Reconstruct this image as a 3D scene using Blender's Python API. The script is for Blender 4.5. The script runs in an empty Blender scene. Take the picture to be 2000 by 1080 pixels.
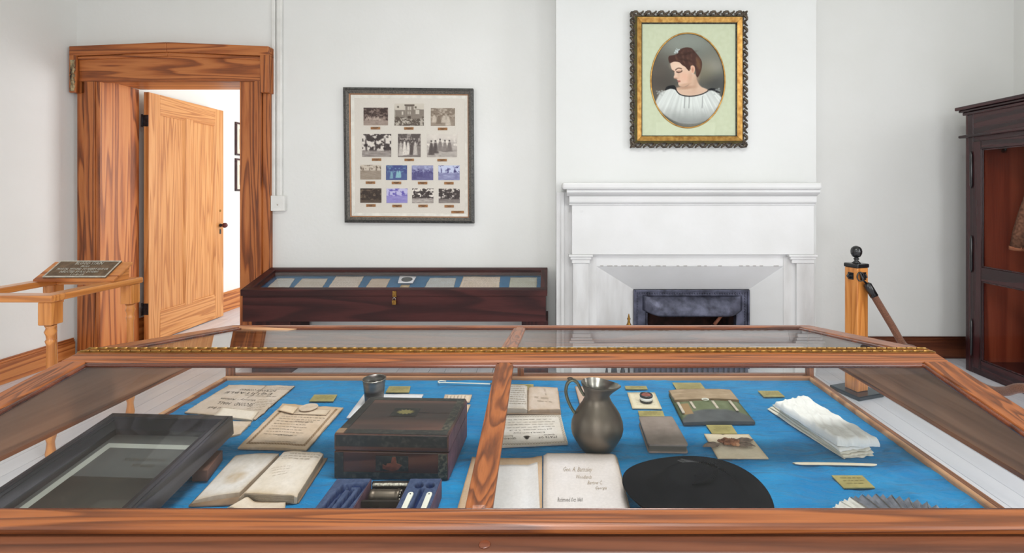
import bpy, math, random
import numpy as np
from mathutils import Vector, Matrix, noise as mnoise
random.seed(7)
S = bpy.context.scene
COL = S.collection
# ------------------------------------------------------------------ camera, world, lights, exposure
H = 1.45; F = 960.0; CX = 1075.0; CY = 378.0
cam_d = bpy.data.cameras.new('camera'); cam = bpy.data.objects.new('camera', cam_d); COL.objects.link(cam)
cam.location = (0, 0, H); cam.rotation_euler = (math.pi/2, 0, 0)
cam_d.sensor_width = 36.0; cam_d.lens = 36.0*F/2000.0
cam_d.shift_x = -(CX-1000)/2000.0; cam_d.shift_y = -(540-CY)/2000.0
cam_d.clip_start = 0.02
S.camera = cam
w = bpy.data.worlds.new('daylight'); S.world = w; w.use_nodes = True
w.node_tree.nodes['Background'].inputs[0].default_value = (0.80, 0.90, 1.0, 1)
w.node_tree.nodes['Background'].inputs[1].default_value = 2.2
def area(name, loc, rot, sx, sy, power, col=(1, 1, 1)):
    l = bpy.data.lights.new(name, 'AREA'); l.shape = 'RECTANGLE'; l.size = sx; l.size_y = sy; l.energy = power; l.color = col
    o = bpy.data.objects.new(name, l); COL.objects.link(o); o.location = loc; o.rotation_euler = rot
    return o
PI = math.pi
# daylight entering by the windows of the two rooms (lamps stand in the window openings)
area('daylight_rear_west', (-0.35, -2.12, 1.85), (PI/2, 0, 0), 1.2, 2.1, 120, (0.97, 0.98, 1.0))
area('daylight_rear_east', (2.75, -2.12, 1.85), (PI/2, 0, 0), 1.2, 2.1, 85, (0.98, 0.98, 1.0))
area('daylight_side_east', (4.02, 1.2, 1.85), (0, PI/2, 0), 2.1, 1.2, 118, (0.99, 0.99, 1.0))
area('daylight_hall', (-0.20, 6.6, 1.8), (0, PI/2, 0), 2.1, 2.2, 260, (1.0, 0.98, 0.97))
area('daylight_side_west', (-4.10, -0.9, 1.85), (0, -PI/2, 0), 2.1, 1.2, 80, (0.98, 0.99, 1.0))
area('ceiling_fill', (0.2, 0.9, 3.66), (0, 0, 0), 1.2, 0.6, 150, (0.99, 0.98, 0.97))  # unseen fill light, added overhead to brighten the cloth in the case
S.view_settings.view_transform = 'Standard'; S.view_settings.look = 'None'; S.view_settings.gamma = 1.0
S.view_settings.use_curve_mapping = False
S.view_settings.exposure = -1.2
S.cycles.max_bounces = 14; S.cycles.transparent_max_bounces = 24; S.cycles.diffuse_bounces = 6; S.cycles.glossy_bounces = 5

# ------------------------------------------------------------------ helpers
def lin(c):
    return tuple(((x/255.0)/12.92 if x/255.0 <= 0.04045 else ((x/255.0+0.055)/1.055)**2.4) for x in c)
def at(x, y, Y):                     # point at depth Y seen at photo position x, y
    return Vector(((x-CX)*Y/F, Y, H-(y-CY)*Y/F))
def X_(x, Y): return (x-CX)*Y/F
def Z_(y, Y): return H-(y-CY)*Y/F
BED = 0.803
def bed(x, y, h=0.0):                # point at height h over the blue cloth
    Y = (H-BED-h)*F/(y-CY)
    return Vector(((x-CX)*Y/F, Y, BED+h))

class MB:
    def __init__(s): s.v = []; s.f = []; s.sm = []; s.mi = []
    def add(s, vs, fs, smooth=False, mi=0):
        b = len(s.v); s.v += [tuple(v) for v in vs]
        for f in fs: s.f.append([i+b for i in f]); s.sm.append(smooth); s.mi.append(mi)
        return s
    def box(s, x0, x1, y0, y1, z0, z1, mi=0):
        vs = [(x, y, z) for z in (z0, z1) for y in (y0, y1) for x in (x0, x1)]
        return s.add(vs, [(0, 2, 3, 1), (4, 5, 7, 6), (0, 1, 5, 4), (2, 6, 7, 3), (0, 4, 6, 2), (1, 3, 7, 5)], mi=mi)
    def hexa(s, b, t, mi=0):         # four bottom and four top points, both counter-clockwise from above
        return s.add(list(b)+list(t), [(3, 2, 1, 0), (4, 5, 6, 7)]+[(i, (i+1) % 4, 4+(i+1) % 4, 4+i) for i in range(4)], mi=mi)
    def slope(s, x0, x1, y0, y1, zf, top=0.0, bot=-0.03):
        b = [(x0, y0, zf(y0)+bot), (x1, y0, zf(y0)+bot), (x1, y1, zf(y1)+bot), (x0, y1, zf(y1)+bot)]
        t = [(x0, y0, zf(y0)+top), (x1, y0, zf(y0)+top), (x1, y1, zf(y1)+top), (x0, y1, zf(y1)+top)]
        return s.hexa(b, t)
    def tube(s, pts, r, n=8, caps=True, flat=1.0):
        pts = [Vector(p) for p in pts]
        if not isinstance(r, (list, tuple)): r = [r]*len(pts)
        b = len(s.v); up = None
        for i, p in enumerate(pts):
            d = (pts[min(i+1, len(pts)-1)]-pts[max(i-1, 0)]).normalized()
            if up is None: up = Vector((0, 0, 1)) if abs(d.z) < 0.9 else Vector((0, 1, 0))
            a = d.cross(up).normalized(); c = a.cross(d).normalized(); up = c
            for k in range(n):
                t = 2*PI*k/n
                s.v.append(tuple(p+a*math.cos(t)*r[i]+c*math.sin(t)*r[i]*flat))
        for i in range(len(pts)-1):
            for k in range(n):
                s.f.append([b+i*n+k, b+i*n+(k+1) % n, b+(i+1)*n+(k+1) % n, b+(i+1)*n+k]); s.sm.append(True); s.mi.append(0)
        if caps:
            s.f.append([b+k for k in range(n)][::-1]); s.sm.append(False); s.mi.append(0)
            s.f.append([b+(len(pts)-1)*n+k for k in range(n)]); s.sm.append(False); s.mi.append(0)
        return s
    def lathe(s, prof, c, n=32, mod=None, close=True):
        b = len(s.v); m = len(prof)
        for j, (r, z) in enumerate(prof):
            for k in range(n):
                t = 2*PI*k/n; rr, zz, dx = r, z, 0.0
                if mod: rr, zz, dx = mod(j, r, z, t)
                s.v.append((c[0]+rr*math.cos(t)+dx, c[1]+rr*math.sin(t), c[2]+zz))
        for j in range(m-1):
            for k in range(n):
                s.f.append([b+j*n+k, b+j*n+(k+1) % n, b+(j+1)*n+(k+1) % n, b+(j+1)*n+k]); s.sm.append(True); s.mi.append(0)
        if close:
            s.f.append([b+k for k in range(n)][::-1]); s.sm.append(False); s.mi.append(0)
            s.f.append([b+(m-1)*n+k for k in range(n)]); s.sm.append(False); s.mi.append(0)
        return s
    def ball(s, c, r, n=12, m=8):
        if not isinstance(r, (tuple, list)): r = (r, r, r)
        vs = []; fs = []
        for j in range(m+1):
            p = PI*j/m
            for k in range(n):
                t = 2*PI*k/n
                vs.append((c[0]+r[0]*math.sin(p)*math.cos(t), c[1]+r[1]*math.sin(p)*math.sin(t), c[2]-r[2]*math.cos(p)))
        for j in range(m):
            for k in range(n): fs.append((j*n+k, j*n+(k+1) % n, (j+1)*n+(k+1) % n, (j+1)*n+k))
        return s.add(vs, fs, True)
    def prism(s, poly, axis, a0, a1):     # polygon in the two other axes, extruded along axis
        n = len(poly)
        def mk(p, a):
            return (a, p[0], p[1]) if axis == 'x' else (p[0], a, p[1]) if axis == 'y' else (p[0], p[1], a)
        vs = [mk(p, a0) for p in poly]+[mk(p, a1) for p in poly]
        return s.add(vs, [list(range(n))[::-1], list(range(n, 2*n))]+[(i, (i+1) % n, n+(i+1) % n, n+i) for i in range(n)])
    def xf(s, M, start=0):
        for i in range(start, len(s.v)): s.v[i] = tuple(M @ Vector(s.v[i]))
        return s
    def build(s, name, mat, parent=None, root=None, bevel=0.0, cols=None, shade=None):
        o0 = Vector((0, 0, 0))
        if parent is not None: o0 = Vector(parent['_o'])
        else:
            a = np.array(s.v); o0 = Vector(((a[:, 0].min()+a[:, 0].max())/2, (a[:, 1].min()+a[:, 1].max())/2, a[:, 2].min()))
            if root is not None: o0 = Vector(root)
        me = bpy.data.meshes.new(name)
        me.from_pydata([tuple(Vector(v)-o0) for v in s.v], [], s.f)
        me.polygons.foreach_set('use_smooth', s.sm)
        mats = mat if isinstance(mat, (list, tuple)) else [mat]
        for m in mats: me.materials.append(m)
        if len(mats) > 1: me.polygons.foreach_set('material_index', s.mi)
        if cols is not None:
            ca = me.color_attributes.new('Col', 'FLOAT_COLOR', 'POINT')
            ca.data.foreach_set('color', np.asarray(cols, dtype=np.float32).ravel())
        me.update()
        import bmesh
        bm = bmesh.new(); bm.from_mesh(me); bmesh.ops.recalc_face_normals(bm, faces=bm.faces); bm.to_mesh(me); bm.free()
        o = bpy.data.objects.new(name, me); COL.objects.link(o)
        o['_o'] = tuple(o0)
        if parent is not None: o.parent = parent
        else: o.location = o0
        if bevel:
            md = o.modifiers.new('bevel', 'BEVEL'); md.width = bevel; md.segments = 2; md.limit_method = 'ANGLE'; md.angle_limit = 0.6
        return o
def thing(name, label, cat, loc, group=None):
    o = bpy.data.objects.new(name, None); COL.objects.link(o); o.location = loc; o['_o'] = tuple(loc)
    o.empty_display_size = 0.05; o['label'] = label; o['category'] = cat
    if group: o['group'] = group
    return o
def tag(o, label, cat, group=None):
    o['label'] = label; o['category'] = cat
    if group: o['group'] = group
    return o
def struct(o, label=None, cat=None):
    o['kind'] = 'structure'
    if label: o['label'] = label
    if cat: o['category'] = cat
    return o
def copy_tree(o, loc=None, parent=None):
    c = o.copy(); COL.objects.link(c); c.parent = parent
    if loc is not None: c.location = loc; c['_o'] = tuple(loc)
    for ch in [q for q in o.children]: copy_tree(ch, None, c)
    return c

# ------------------------------------------------------------------ materials
def nodes(name):
    m = bpy.data.materials.new(name); m.use_nodes = True
    nt = m.node_tree; b = nt.nodes['Principled BSDF']
    return m, nt, b
def setp(b, rough=0.5, metal=0.0, spec=0.5, coat=0.0):
    b.inputs['Roughness'].default_value = rough; b.inputs['Metallic'].default_value = metal
    b.inputs['Specular IOR Level'].default_value = spec
    if coat: b.inputs['Coat Weight'].default_value = coat; b.inputs['Coat Roughness'].default_value = 0.12
def plain(name, c1, c2=None, scale=20, rough=0.5, metal=0.0, spec=0.5, bump=0.0, bscale=None, stretch=(1, 1, 1), coat=0.0, lo=0.35, hi=0.65, sheen=0.0):
    m, nt, b = nodes(name); setp(b, rough, metal, spec, coat)
    N = nt.nodes; L = nt.links
    if c2 is None: c2 = tuple(max(0, x*0.93) for x in c1)
    tc = N.new('ShaderNodeTexCoord'); mp = N.new('ShaderNodeMapping'); mp.inputs['Scale'].default_value = stretch
    nz = N.new('ShaderNodeTexNoise'); nz.inputs['Scale'].default_value = scale; nz.inputs['Detail'].default_value = 5
    cr = N.new('ShaderNodeValToRGB'); cr.color_ramp.elements[0].position = lo; cr.color_ramp.elements[1].position = hi
    cr.color_ramp.elements[0].color = (*lin(c2), 1); cr.color_ramp.elements[1].color = (*lin(c1), 1)
    L.new(tc.outputs['Object'], mp.inputs[0]); L.new(mp.outputs[0], nz.inputs['Vector']); L.new(nz.outputs[0], cr.inputs[0]); L.new(cr.outputs[0], b.inputs['Base Color'])
    if bump:
        n2 = N.new('ShaderNodeTexNoise'); n2.inputs['Scale'].default_value = bscale or scale*3; n2.inputs['Detail'].default_value = 4
        bp = N.new('ShaderNodeBump'); bp.inputs['Strength'].default_value = 1.0; bp.inputs['Distance'].default_value = bump
        L.new(mp.outputs[0], n2.inputs['Vector']); L.new(n2.outputs[0], bp.inputs['Height']); L.new(bp.outputs[0], b.inputs['Normal'])
    if sheen: b.inputs['Sheen Weight'].default_value = sheen
    return m
def wood(name, light, mid, dark, axis='x', ring=9.0, rough=0.38, coat=0.0, along=0.10, streak=55, contrast=0.5, bump=0.0006, spec=0.5, rings=11):
    m, nt, b = nodes(name); setp(b, rough, 0, spec, coat)
    N = nt.nodes; L = nt.links
    tc = N.new('ShaderNodeTexCoord'); mp = N.new('ShaderNodeMapping')
    sc = {'x': (along, 1, 1), 'y': (1, along, 1), 'z': (1, 1, along)}[axis]
    mp.inputs['Scale'].default_value = sc; mp.inputs['Rotation'].default_value = (0.04, 0.03, 0.05)
    L.new(tc.outputs['Object'], mp.inputs[0])
    wn = N.new('ShaderNodeTexNoise'); wn.inputs['Scale'].default_value = ring*0.45; wn.inputs['Detail'].default_value = 1.2; wn.inputs['Roughness'].default_value = 0.35
    nz = N.new('ShaderNodeTexNoise'); nz.inputs['Scale'].default_value = streak*1.8; nz.inputs['Detail'].default_value = 4
    nl = N.new('ShaderNodeTexNoise'); nl.inputs['Scale'].default_value = 4; nl.inputs['Detail'].default_value = 3
    for q in (wn, nz, nl): L.new(mp.outputs[0], q.inputs['Vector'])
    wk = N.new('ShaderNodeMath'); wk.operation = 'MULTIPLY_ADD'; wk.inputs[1].default_value = rings; L.new(wn.outputs[0], wk.inputs[0])
    wj = N.new('ShaderNodeMath'); wj.operation = 'MULTIPLY'; wj.inputs[1].default_value = 0.22; L.new(nz.outputs[0], wj.inputs[0]); L.new(wj.outputs[0], wk.inputs[2])
    fr = N.new('ShaderNodeMath'); fr.operation = 'FRACT'; L.new(wk.outputs[0], fr.inputs[0])
    wv = N.new('ShaderNodeMapRange'); wv.interpolation_type = 'SMOOTHSTEP'; wv.inputs[1].default_value = 0.15; wv.inputs[2].default_value = 0.85; L.new(fr.outputs[0], wv.inputs[0])
    w2 = N.new('ShaderNodeMapRange'); w2.inputs[1].default_value = 0.86; w2.inputs[2].default_value = 1.0; w2.inputs[3].default_value = 1; w2.inputs[4].default_value = 0; L.new(fr.outputs[0], w2.inputs[0])
    wm = N.new('ShaderNodeMath'); wm.operation = 'MULTIPLY'; L.new(wv.outputs[0], wm.inputs[0]); L.new(w2.outputs[0], wm.inputs[1])
    m1 = N.new('ShaderNodeMath'); m1.operation = 'MULTIPLY_ADD'; m1.inputs[1].default_value = contrast; L.new(wm.outputs[0], m1.inputs[0])
    m2 = N.new('ShaderNodeMath'); m2.operation = 'MULTIPLY'; m2.inputs[1].default_value = (1-contrast)*0.62; L.new(nz.outputs[0], m2.inputs[0]); L.new(m2.outputs[0], m1.inputs[2])
    m3 = N.new('ShaderNodeMath'); m3.operation = 'MULTIPLY_ADD'; m3.inputs[1].default_value = 0.40; L.new(nl.outputs[0], m3.inputs[0]); L.new(m1.outputs[0], m3.inputs[2])
    cr = N.new('ShaderNodeValToRGB'); e = cr.color_ramp.elements
    e[0].position = 0.22; e[0].color = (*lin(light), 1); e[1].position = 0.98; e[1].color = (*lin(dark), 1)
    k = e.new(0.60); k.color = (*lin(mid), 1)
    L.new(m3.outputs[0], cr.inputs[0]); L.new(cr.outputs[0], b.inputs['Base Color'])
    bp = N.new('ShaderNodeBump'); bp.inputs['Distance'].default_value = bump; bp.inputs['Strength'].default_value = 0.8
    L.new(m1.outputs[0], bp.inputs['Height']); L.new(bp.outputs[0], b.inputs['Normal'])
    return m
def glass(name, tint=(1, 1, 1), gain=1.0, base=0.045, dust=0.0):
    m = bpy.data.materials.new(name); m.use_nodes = True; nt = m.node_tree; N = nt.nodes; L = nt.links
    N.remove(N['Principled BSDF']); out = N['Material Output']
    g = N.new('ShaderNodeNewGeometry'); d = N.new('ShaderNodeVectorMath'); d.operation = 'DOT_PRODUCT'
    L.new(g.outputs['Normal'], d.inputs[0]); L.new(g.outputs['Incoming'], d.inputs[1])
    ab = N.new('ShaderNodeMath'); ab.operation = 'ABSOLUTE'; L.new(d.outputs['Value'], ab.inputs[0])
    su = N.new('ShaderNodeMath'); su.operation = 'SUBTRACT'; su.inputs[0].default_value = 1.0; L.new(ab.outputs[0], su.inputs[1])
    pw = N.new('ShaderNodeMath'); pw.operation = 'POWER'; pw.inputs[1].default_value = 5.0; L.new(su.outputs[0], pw.inputs[0])
    ma = N.new('ShaderNodeMath'); ma.operation = 'MULTIPLY_ADD'; ma.inputs[1].default_value = gain*(1-base); ma.inputs[2].default_value = base; ma.use_clamp = True
    L.new(pw.outputs[0], ma.inputs[0])
    tr = N.new('ShaderNodeBsdfTransparent'); tr.inputs[0].default_value = (*tint, 1)
    gl = N.new('ShaderNodeBsdfGlossy'); gl.inputs['Roughness'].default_value = 0.0
    mx = N.new('ShaderNodeMixShader'); L.new(ma.outputs[0], mx.inputs[0]); L.new(tr.outputs[0], mx.inputs[1]); L.new(gl.outputs[0], mx.inputs[2])
    last = mx
    if dust:
        nz = N.new('ShaderNodeTexNoise'); nz.inputs['Scale'].default_value = 3.0; nz.inputs['Detail'].default_value = 6
        mm = N.new('ShaderNodeMath'); mm.operation = 'MULTIPLY'; mm.inputs[1].default_value = dust*2; L.new(nz.outputs[0], mm.inputs[0])
        df = N.new('ShaderNodeBsdfDiffuse'); df.inputs[0].default_value = (0.8, 0.8, 0.8, 1)
        m2 = N.new('ShaderNodeMixShader'); L.new(mm.outputs[0], m2.inputs[0]); L.new(mx.outputs[0], m2.inputs[1]); L.new(df.outputs[0], m2.inputs[2]); last = m2
    L.new(last.outputs[0], out.inputs['Surface'])
    return m
def painted(name, rough=0.8, spec=0.2, fib=0.06):
    m, nt, b = nodes(name); setp(b, rough, 0, spec); N = nt.nodes; L = nt.links
    a = N.new('ShaderNodeVertexColor'); a.layer_name = 'Col'
    nz = N.new('ShaderNodeTexNoise'); nz.inputs['Scale'].default_value = 180; nz.inputs['Detail'].default_value = 4
    tc = N.new('ShaderNodeTexCoord'); L.new(tc.outputs['Object'], nz.inputs['Vector'])
    mr = N.new('ShaderNodeMapRange'); mr.inputs[1].default_value = 0.3; mr.inputs[2].default_value = 0.7; mr.inputs[3].default_value = 1-fib; mr.inputs[4].default_value = 1+fib*0.5
    L.new(nz.outputs[0], mr.inputs[0])
    vm = N.new('ShaderNodeVectorMath'); vm.operation = 'SCALE'; L.new(a.outputs[0], vm.inputs[0]); L.new(mr.outputs[0], vm.inputs['Scale'])
    L.new(vm.outputs[0], b.inputs['Base Color'])
    return m

M = {}
M['plaster'] = plain('plaster', (231, 231, 229), (227, 227, 224), 1.2, 0.85, bump=0.0012, bscale=26, spec=0.2)
M['plaster_breast'] = plain('chimney_plaster', (221, 222, 221), (217, 218, 216), 1.2, 0.85, bump=0.0016, bscale=14, spec=0.2)
M['ceiling'] = plain('ceiling_paint', (230, 232, 222), None, 1.5, 0.9, spec=0.1)
M['white'] = plain('white_gloss_paint', (217, 217, 217), (211, 211, 210), 3, 0.42, bump=0.0006, bscale=30)
M['white_old'] = plain('worn_white_paint', (213, 213, 213), (196, 195, 194), 5, 0.5, bump=0.0008, bscale=40, stretch=(2, 2, .5))
M['caulk'] = plain('dark_joint', (120, 112, 100), None, 50, 0.9)
M['floorwood'] = wood('painted_floor_board', (224, 224, 231), (219, 219, 227), (210, 211, 219), 'y', 7, 0.3, along=0.05, bump=0.0004)
M['gap'] = plain('floor_joint', (70, 68, 68), None, 30, 0.9)
for ax in 'xyz':
    M['pine_'+ax] = wood('heart_pine_'+ax, (194, 120, 64), (162, 88, 40), (88, 42, 18), ax, 24, 0.42, along=0.06, streak=70, contrast=0.5, rings=7)
    M['door_'+ax] = wood('light_pine_'+ax, (218, 160, 102), (202, 138, 80), (158, 94, 48), ax, 26, 0.36, along=0.04, streak=80, contrast=0.42, rings=8)
    M['jamb_'+ax] = wood('jamb_pine_'+ax, (210, 142, 82), (188, 112, 56), (122, 60, 26), ax, 20, 0.4, along=0.045, streak=60, contrast=0.46, rings=6)
    M['case_'+ax] = wood('display_case_oak_'+ax, (158, 92, 46), (122, 66, 30), (58, 26, 11), ax, 60, 0.36, coat=0.1, along=0.03, streak=150, contrast=0.42, rings=9)
    M['maple_'+ax] = wood('maple_'+ax, (222, 152, 84), (206, 132, 64), (166, 96, 44), ax, 18, 0.3, coat=0.3, along=0.06, streak=60, contrast=0.4)
    M['mahog_'+ax] = wood('mahogany_'+ax, (72, 35, 36), (54, 25, 28), (32, 15, 18), ax, 7, 0.22, coat=0.25, along=0.06, streak=60, contrast=0.45, spec=0.4)
    M['brown_'+ax] = wood('dark_brown_veneer_'+ax, (76, 36, 34), (58, 26, 25), (38, 17, 18), ax, 9, 0.45, along=0.09, streak=50, contrast=0.45, spec=0.3)
    M['base_'+ax] = wood('dark_baseboard_'+ax, (120, 66, 40), (84, 42, 26), (46, 22, 14), ax, 9, 0.4, along=0.06, streak=50)
M['case_dark'] = wood('case_moulding', (120, 60, 30), (84, 38, 20), (44, 18, 10), 'x', 12, 0.22, coat=0.4, along=0.05, streak=75, contrast=0.4)
M['case_low'] = wood('case_front_edge', (124, 74, 48), (100, 56, 34), (58, 30, 18), 'x', 20, 0.45, along=0.06, streak=80, contrast=0.4, rings=6)
M['case_tan'] = wood('case_inner_bead', (206, 160, 120), (186, 136, 98), (150, 100, 66), 'x', 10, 0.45, along=0.05)
M['case_inner'] = wood('case_inner_board', (176, 128, 98), (150, 104, 76), (108, 70, 48), 'y', 13, 0.5, along=0.04, streak=90, contrast=0.35)
M['glass'] = glass('display_glass', (0.985, 0.99, 0.985), 0.65, 0.016, dust=0.0)
M['glass_pic'] = glass('picture_glass', (0.985, 0.99, 0.985), 0.7, 0.003)
M['glass_win'] = glass('window_glass', (0.98, 1, 0.99), 1.0, 0.04)
M['brass'] = plain('brass', (170, 132, 72), (124, 90, 44), 60, 0.42, metal=1.0)
M['brass_label'] = plain('brass_plate', (184, 172, 112), (166, 154, 98), 40, 0.5, metal=0.4)
M['gold'] = plain('gold_leaf', (206, 162, 90), (166, 118, 58), 30, 0.38, metal=0.8)
M['bronze_frame'] = plain('bronze_gesso', (98, 86, 72), (50, 42, 36), 60, 0.5, metal=0.25, bump=0.001, bscale=150)
M['olive'] = plain('olive_gilt', (104, 96, 52), (84, 74, 44), 60, 0.55, metal=0.3)
M['iron'] = plain('stove_blacked_iron', (92, 94, 112), (52, 53, 66), 14, 0.42, metal=0.55, bump=0.0012, bscale=120)
M['iron_dark'] = plain('dark_iron', (58, 60, 68), (34, 34, 38), 30, 0.5, metal=0.6)
M['soot'] = plain('sooted_firebox', (74, 44, 38), (34, 20, 18), 12, 0.9, bump=0.003)
M['black'] = plain('black_paint', (30, 30, 32), (22, 22, 24), 20, 0.25, coat=0.3)
M['pewter'] = plain('tarnished_pewter', (130, 120, 108), (98, 88, 78), 16, 0.42, metal=0.85, lo=0.3, hi=0.75)
M['silver'] = plain('silver', (205, 200, 190), (150, 145, 135), 40, 0.25, metal=1.0)
M['blue'] = plain('blue_felt', (34, 136, 192), (24, 120, 178), 9, 0.95, spec=0.1, bump=0.0006, bscale=380, sheen=0.1)
_nt = M['blue'].node_tree; _N = _nt.nodes; _L = _nt.links; _b = _N['Principled BSDF']; _old = _b.inputs['Normal'].links[0].from_node
_tc = _N.new('ShaderNodeTexCoord'); _mp = _N.new('ShaderNodeMapping'); _mp.inputs['Rotation'].default_value = (0, 0, 0.6); _mp.inputs['Scale'].default_value = (7, 22, 1)
_n1 = _N.new('ShaderNodeTexNoise'); _n1.inputs['Scale'].default_value = 1.0; _n1.inputs['Detail'].default_value = 7; _n1.inputs['Distortion'].default_value = 1.2
_n2 = _N.new('ShaderNodeTexNoise'); _n2.inputs['Scale'].default_value = 26; _n2.inputs['Detail'].default_value = 6
_m1 = _N.new('ShaderNodeMath'); _m1.operation = 'MULTIPLY_ADD'; _m1.inputs[1].default_value = 0.35
_bp = _N.new('ShaderNodeBump'); _bp.inputs['Distance'].default_value = 0.034; _bp.inputs['Strength'].default_value = 0.8
_L.new(_tc.outputs['Object'], _mp.inputs[0]); _L.new(_mp.outputs[0], _n1.inputs['Vector']); _L.new(_tc.outputs['Object'], _n2.inputs['Vector'])
_L.new(_n2.outputs[0], _m1.inputs[0]); _L.new(_n1.outputs[0], _m1.inputs[2]); _L.new(_m1.outputs[0], _bp.inputs['Height']); _L.new(_old.outputs[0], _bp.inputs['Normal']); _L.new(_bp.outputs[0], _b.inputs['Normal'])
M['blue_dull'] = plain('blue_lining', (66, 112, 150), (56, 98, 134), 9, 0.95, spec=0.1)
M['felt'] = plain('black_wool_felt', (26, 26, 30), (18, 18, 22), 8, 1.0, spec=0.03)
M['ink'] = plain('ink', (62, 54, 48), (84, 74, 64), 90, 0.9)
M['ink_light'] = plain('faded_ink', (150, 134, 116), (168, 152, 132), 90, 0.9)
M['ink_plate'] = plain('plate_ink', (112, 104, 58), (128, 118, 68), 90, 0.8)
M['linen'] = plain('white_linen', (240, 240, 238), (232, 231, 228), 12, 0.9, spec=0.1, bump=0.0005, bscale=260)
M['linen_cream'] = plain('cream_linen', (226, 221, 208), (214, 208, 192), 12, 0.9, spec=0.1, bump=0.0005, bscale=260)
M['bone'] = plain('bone', (240, 230, 208), (226, 210, 180), 14, 0.4)
M['ivory'] = plain('ivory', (232, 232, 222), (220, 220, 208), 14, 0.3)
M['blackframe'] = wood('black_frame_wood', (74, 72, 80), (50, 48, 54), (28, 27, 31), 'y', 16, 0.3, along=0.03, streak=120, contrast=0.5)
M['greyframe'] = plain('distressed_grey_frame', (88, 86, 82), (44, 44, 44), 70, 0.4, stretch=(1, 1, 1))
M['rosewood'] = wood('rosewood', (92, 58, 46), (70, 40, 33), (42, 24, 22), 'x', 12, 0.38, along=0.08, streak=60)
M['inlay'] = plain('inlaid_border', (92, 88, 72), (36, 36, 34), 130, 0.45, lo=0.45, hi=0.62)
M['inlay_dark'] = plain('inlaid_border_dark', (64, 62, 56), (26, 27, 28), 110, 0.5, lo=0.5, hi=0.68)
M['leather'] = plain('worn_leather', (150, 124, 98), (122, 96, 74), 18, 0.6, bump=0.001)
M['leather_grey'] = plain('grey_leather', (140, 126, 118), (122, 108, 100), 30, 0.7, bump=0.0008)
M['green'] = plain('green_silk', (104, 112, 84), (78, 84, 62), 30, 0.5)
M['slate'] = plain('dark_cloth', (76, 78, 80), (56, 58, 60), 20, 0.7)
M['tape'] = plain('ribbon_tape', (196, 184, 168), None, 60, 0.7)
M['velvet'] = plain('blue_velvet', (66, 84, 128), (44, 56, 92), 40, 0.9, bump=0.0008, bscale=200, sheen=0.4)
M['purple'] = plain('purple_leather', (112, 78, 92), (84, 58, 74), 40, 0.6)
M['darkwood'] = plain('dark_box_wood', (46, 36, 30), (30, 24, 20), 30, 0.5)
M['rope'] = plain('rope_plush', (128, 84, 60), (80, 46, 32), 260, 0.8, bump=0.002, bscale=300, sheen=0.2)
M['petal'] = plain('dried_petal', (172, 116, 82), (104, 62, 44), 60, 0.8, bump=0.001)
M['leaf'] = plain('dried_leaf', (142, 122, 108), (104, 86, 76), 90, 0.8, bump=0.0008)
M['wool'] = plain('tweed_wool', (150, 102, 78), (104, 66, 50), 60, 0.95, bump=0.001)
M['pvc'] = plain('white_conduit', (234, 233, 229), None, 5, 0.4)
M['pic_dark'] = plain('dark_mount', (84, 84, 84), (74, 74, 74), 8, 0.7)
M['pic_light'] = plain('pale_mount', (168, 170, 164), (158, 160, 154), 12, 0.8)
M['pic_photo'] = plain('dark_photograph', (74, 68, 62), (44, 40, 38), 6, 0.5)
M['bronze_plaque'] = plain('bronze_plaque', (122, 98, 74), (92, 74, 56), 30, 0.6, metal=0.15)
M['plaque_edge'] = plain('plaque_raised_metal', (206, 202, 190), (176, 172, 160), 50, 0.4, metal=0.3)
M['redjar'] = plain('red_wax', (150, 78, 66), (120, 56, 46), 60, 0.4)
M['paint'] = painted('paper_tone')
M['photo'] = painted('photographic_print', 0.45, 0.4, 0.02)
M['pastel'] = painted('pastel_picture', 0.7, 0.2, 0.02)
M['mat_green'] = plain('green_mount_board', (200, 206, 180), (194, 200, 172), 30, 0.85)
M['mat_linen'] = plain('linen_mount', (226, 218, 210), (218, 209, 200), 160, 0.9, bump=0.0003, bscale=700)
M['copper_edge'] = plain('copper_fillet', (176, 128, 92), None, 30, 0.5)
M['bricklike'] = plain('firebrick', (80, 46, 38), (50, 28, 24), 16, 0.9, bump=0.002)

# ------------------------------------------------------------------ numpy noise + painting
def vn(x, y, seed=0):
    xi = np.floor(x).astype(np.int64); yi = np.floor(y).astype(np.int64); xf = x-xi; yf = y-yi
    def h(a, b):
        n = (a*374761393+b*668265263+seed*982451653) & 0x7fffffff
        n = ((n ^ (n >> 13))*1274126177) & 0x7fffffff
        return ((n ^ (n >> 16)) & 0xffff)/65535.0
    u = xf*xf*(3-2*xf); v = yf*yf*(3-2*yf)
    return (h(xi, yi)*(1-u)+h(xi+1, yi)*u)*(1-v)+(h(xi, yi+1)*(1-u)+h(xi+1, yi+1)*u)*v
def fbm(x, y, seed=0, o=4):
    r = 0; a = 0.5; t = 0
    for k in range(o): r = r+a*vn(x*2**k, y*2**k, seed+k*17); t += a; a *= 0.55
    return r/t
def ss(a, b, x):
    t = np.clip((x-a)/(b-a), 0, 1); return t*t*(3-2*t)
def smooth_poly(p, k=5, closed=True):
    out = []; n = len(p)
    rng = n if closed else n-1
    for i in range(rng):
        g = lambda j: np.array(p[j % n] if closed else p[min(max(j, 0), n-1)], float)
        a, b, c, d = g(i-1), g(i), g(i+1), g(i+2)
        for q in range(k):
            t = q/k
            out.append(0.5*((2*b)+(-a+c)*t+(2*a-5*b+4*c-d)*t*t+(-a+3*b-3*c+d)*t**3))
    if not closed: out.append(np.array(p[-1], float))
    return np.array(out)
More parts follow.
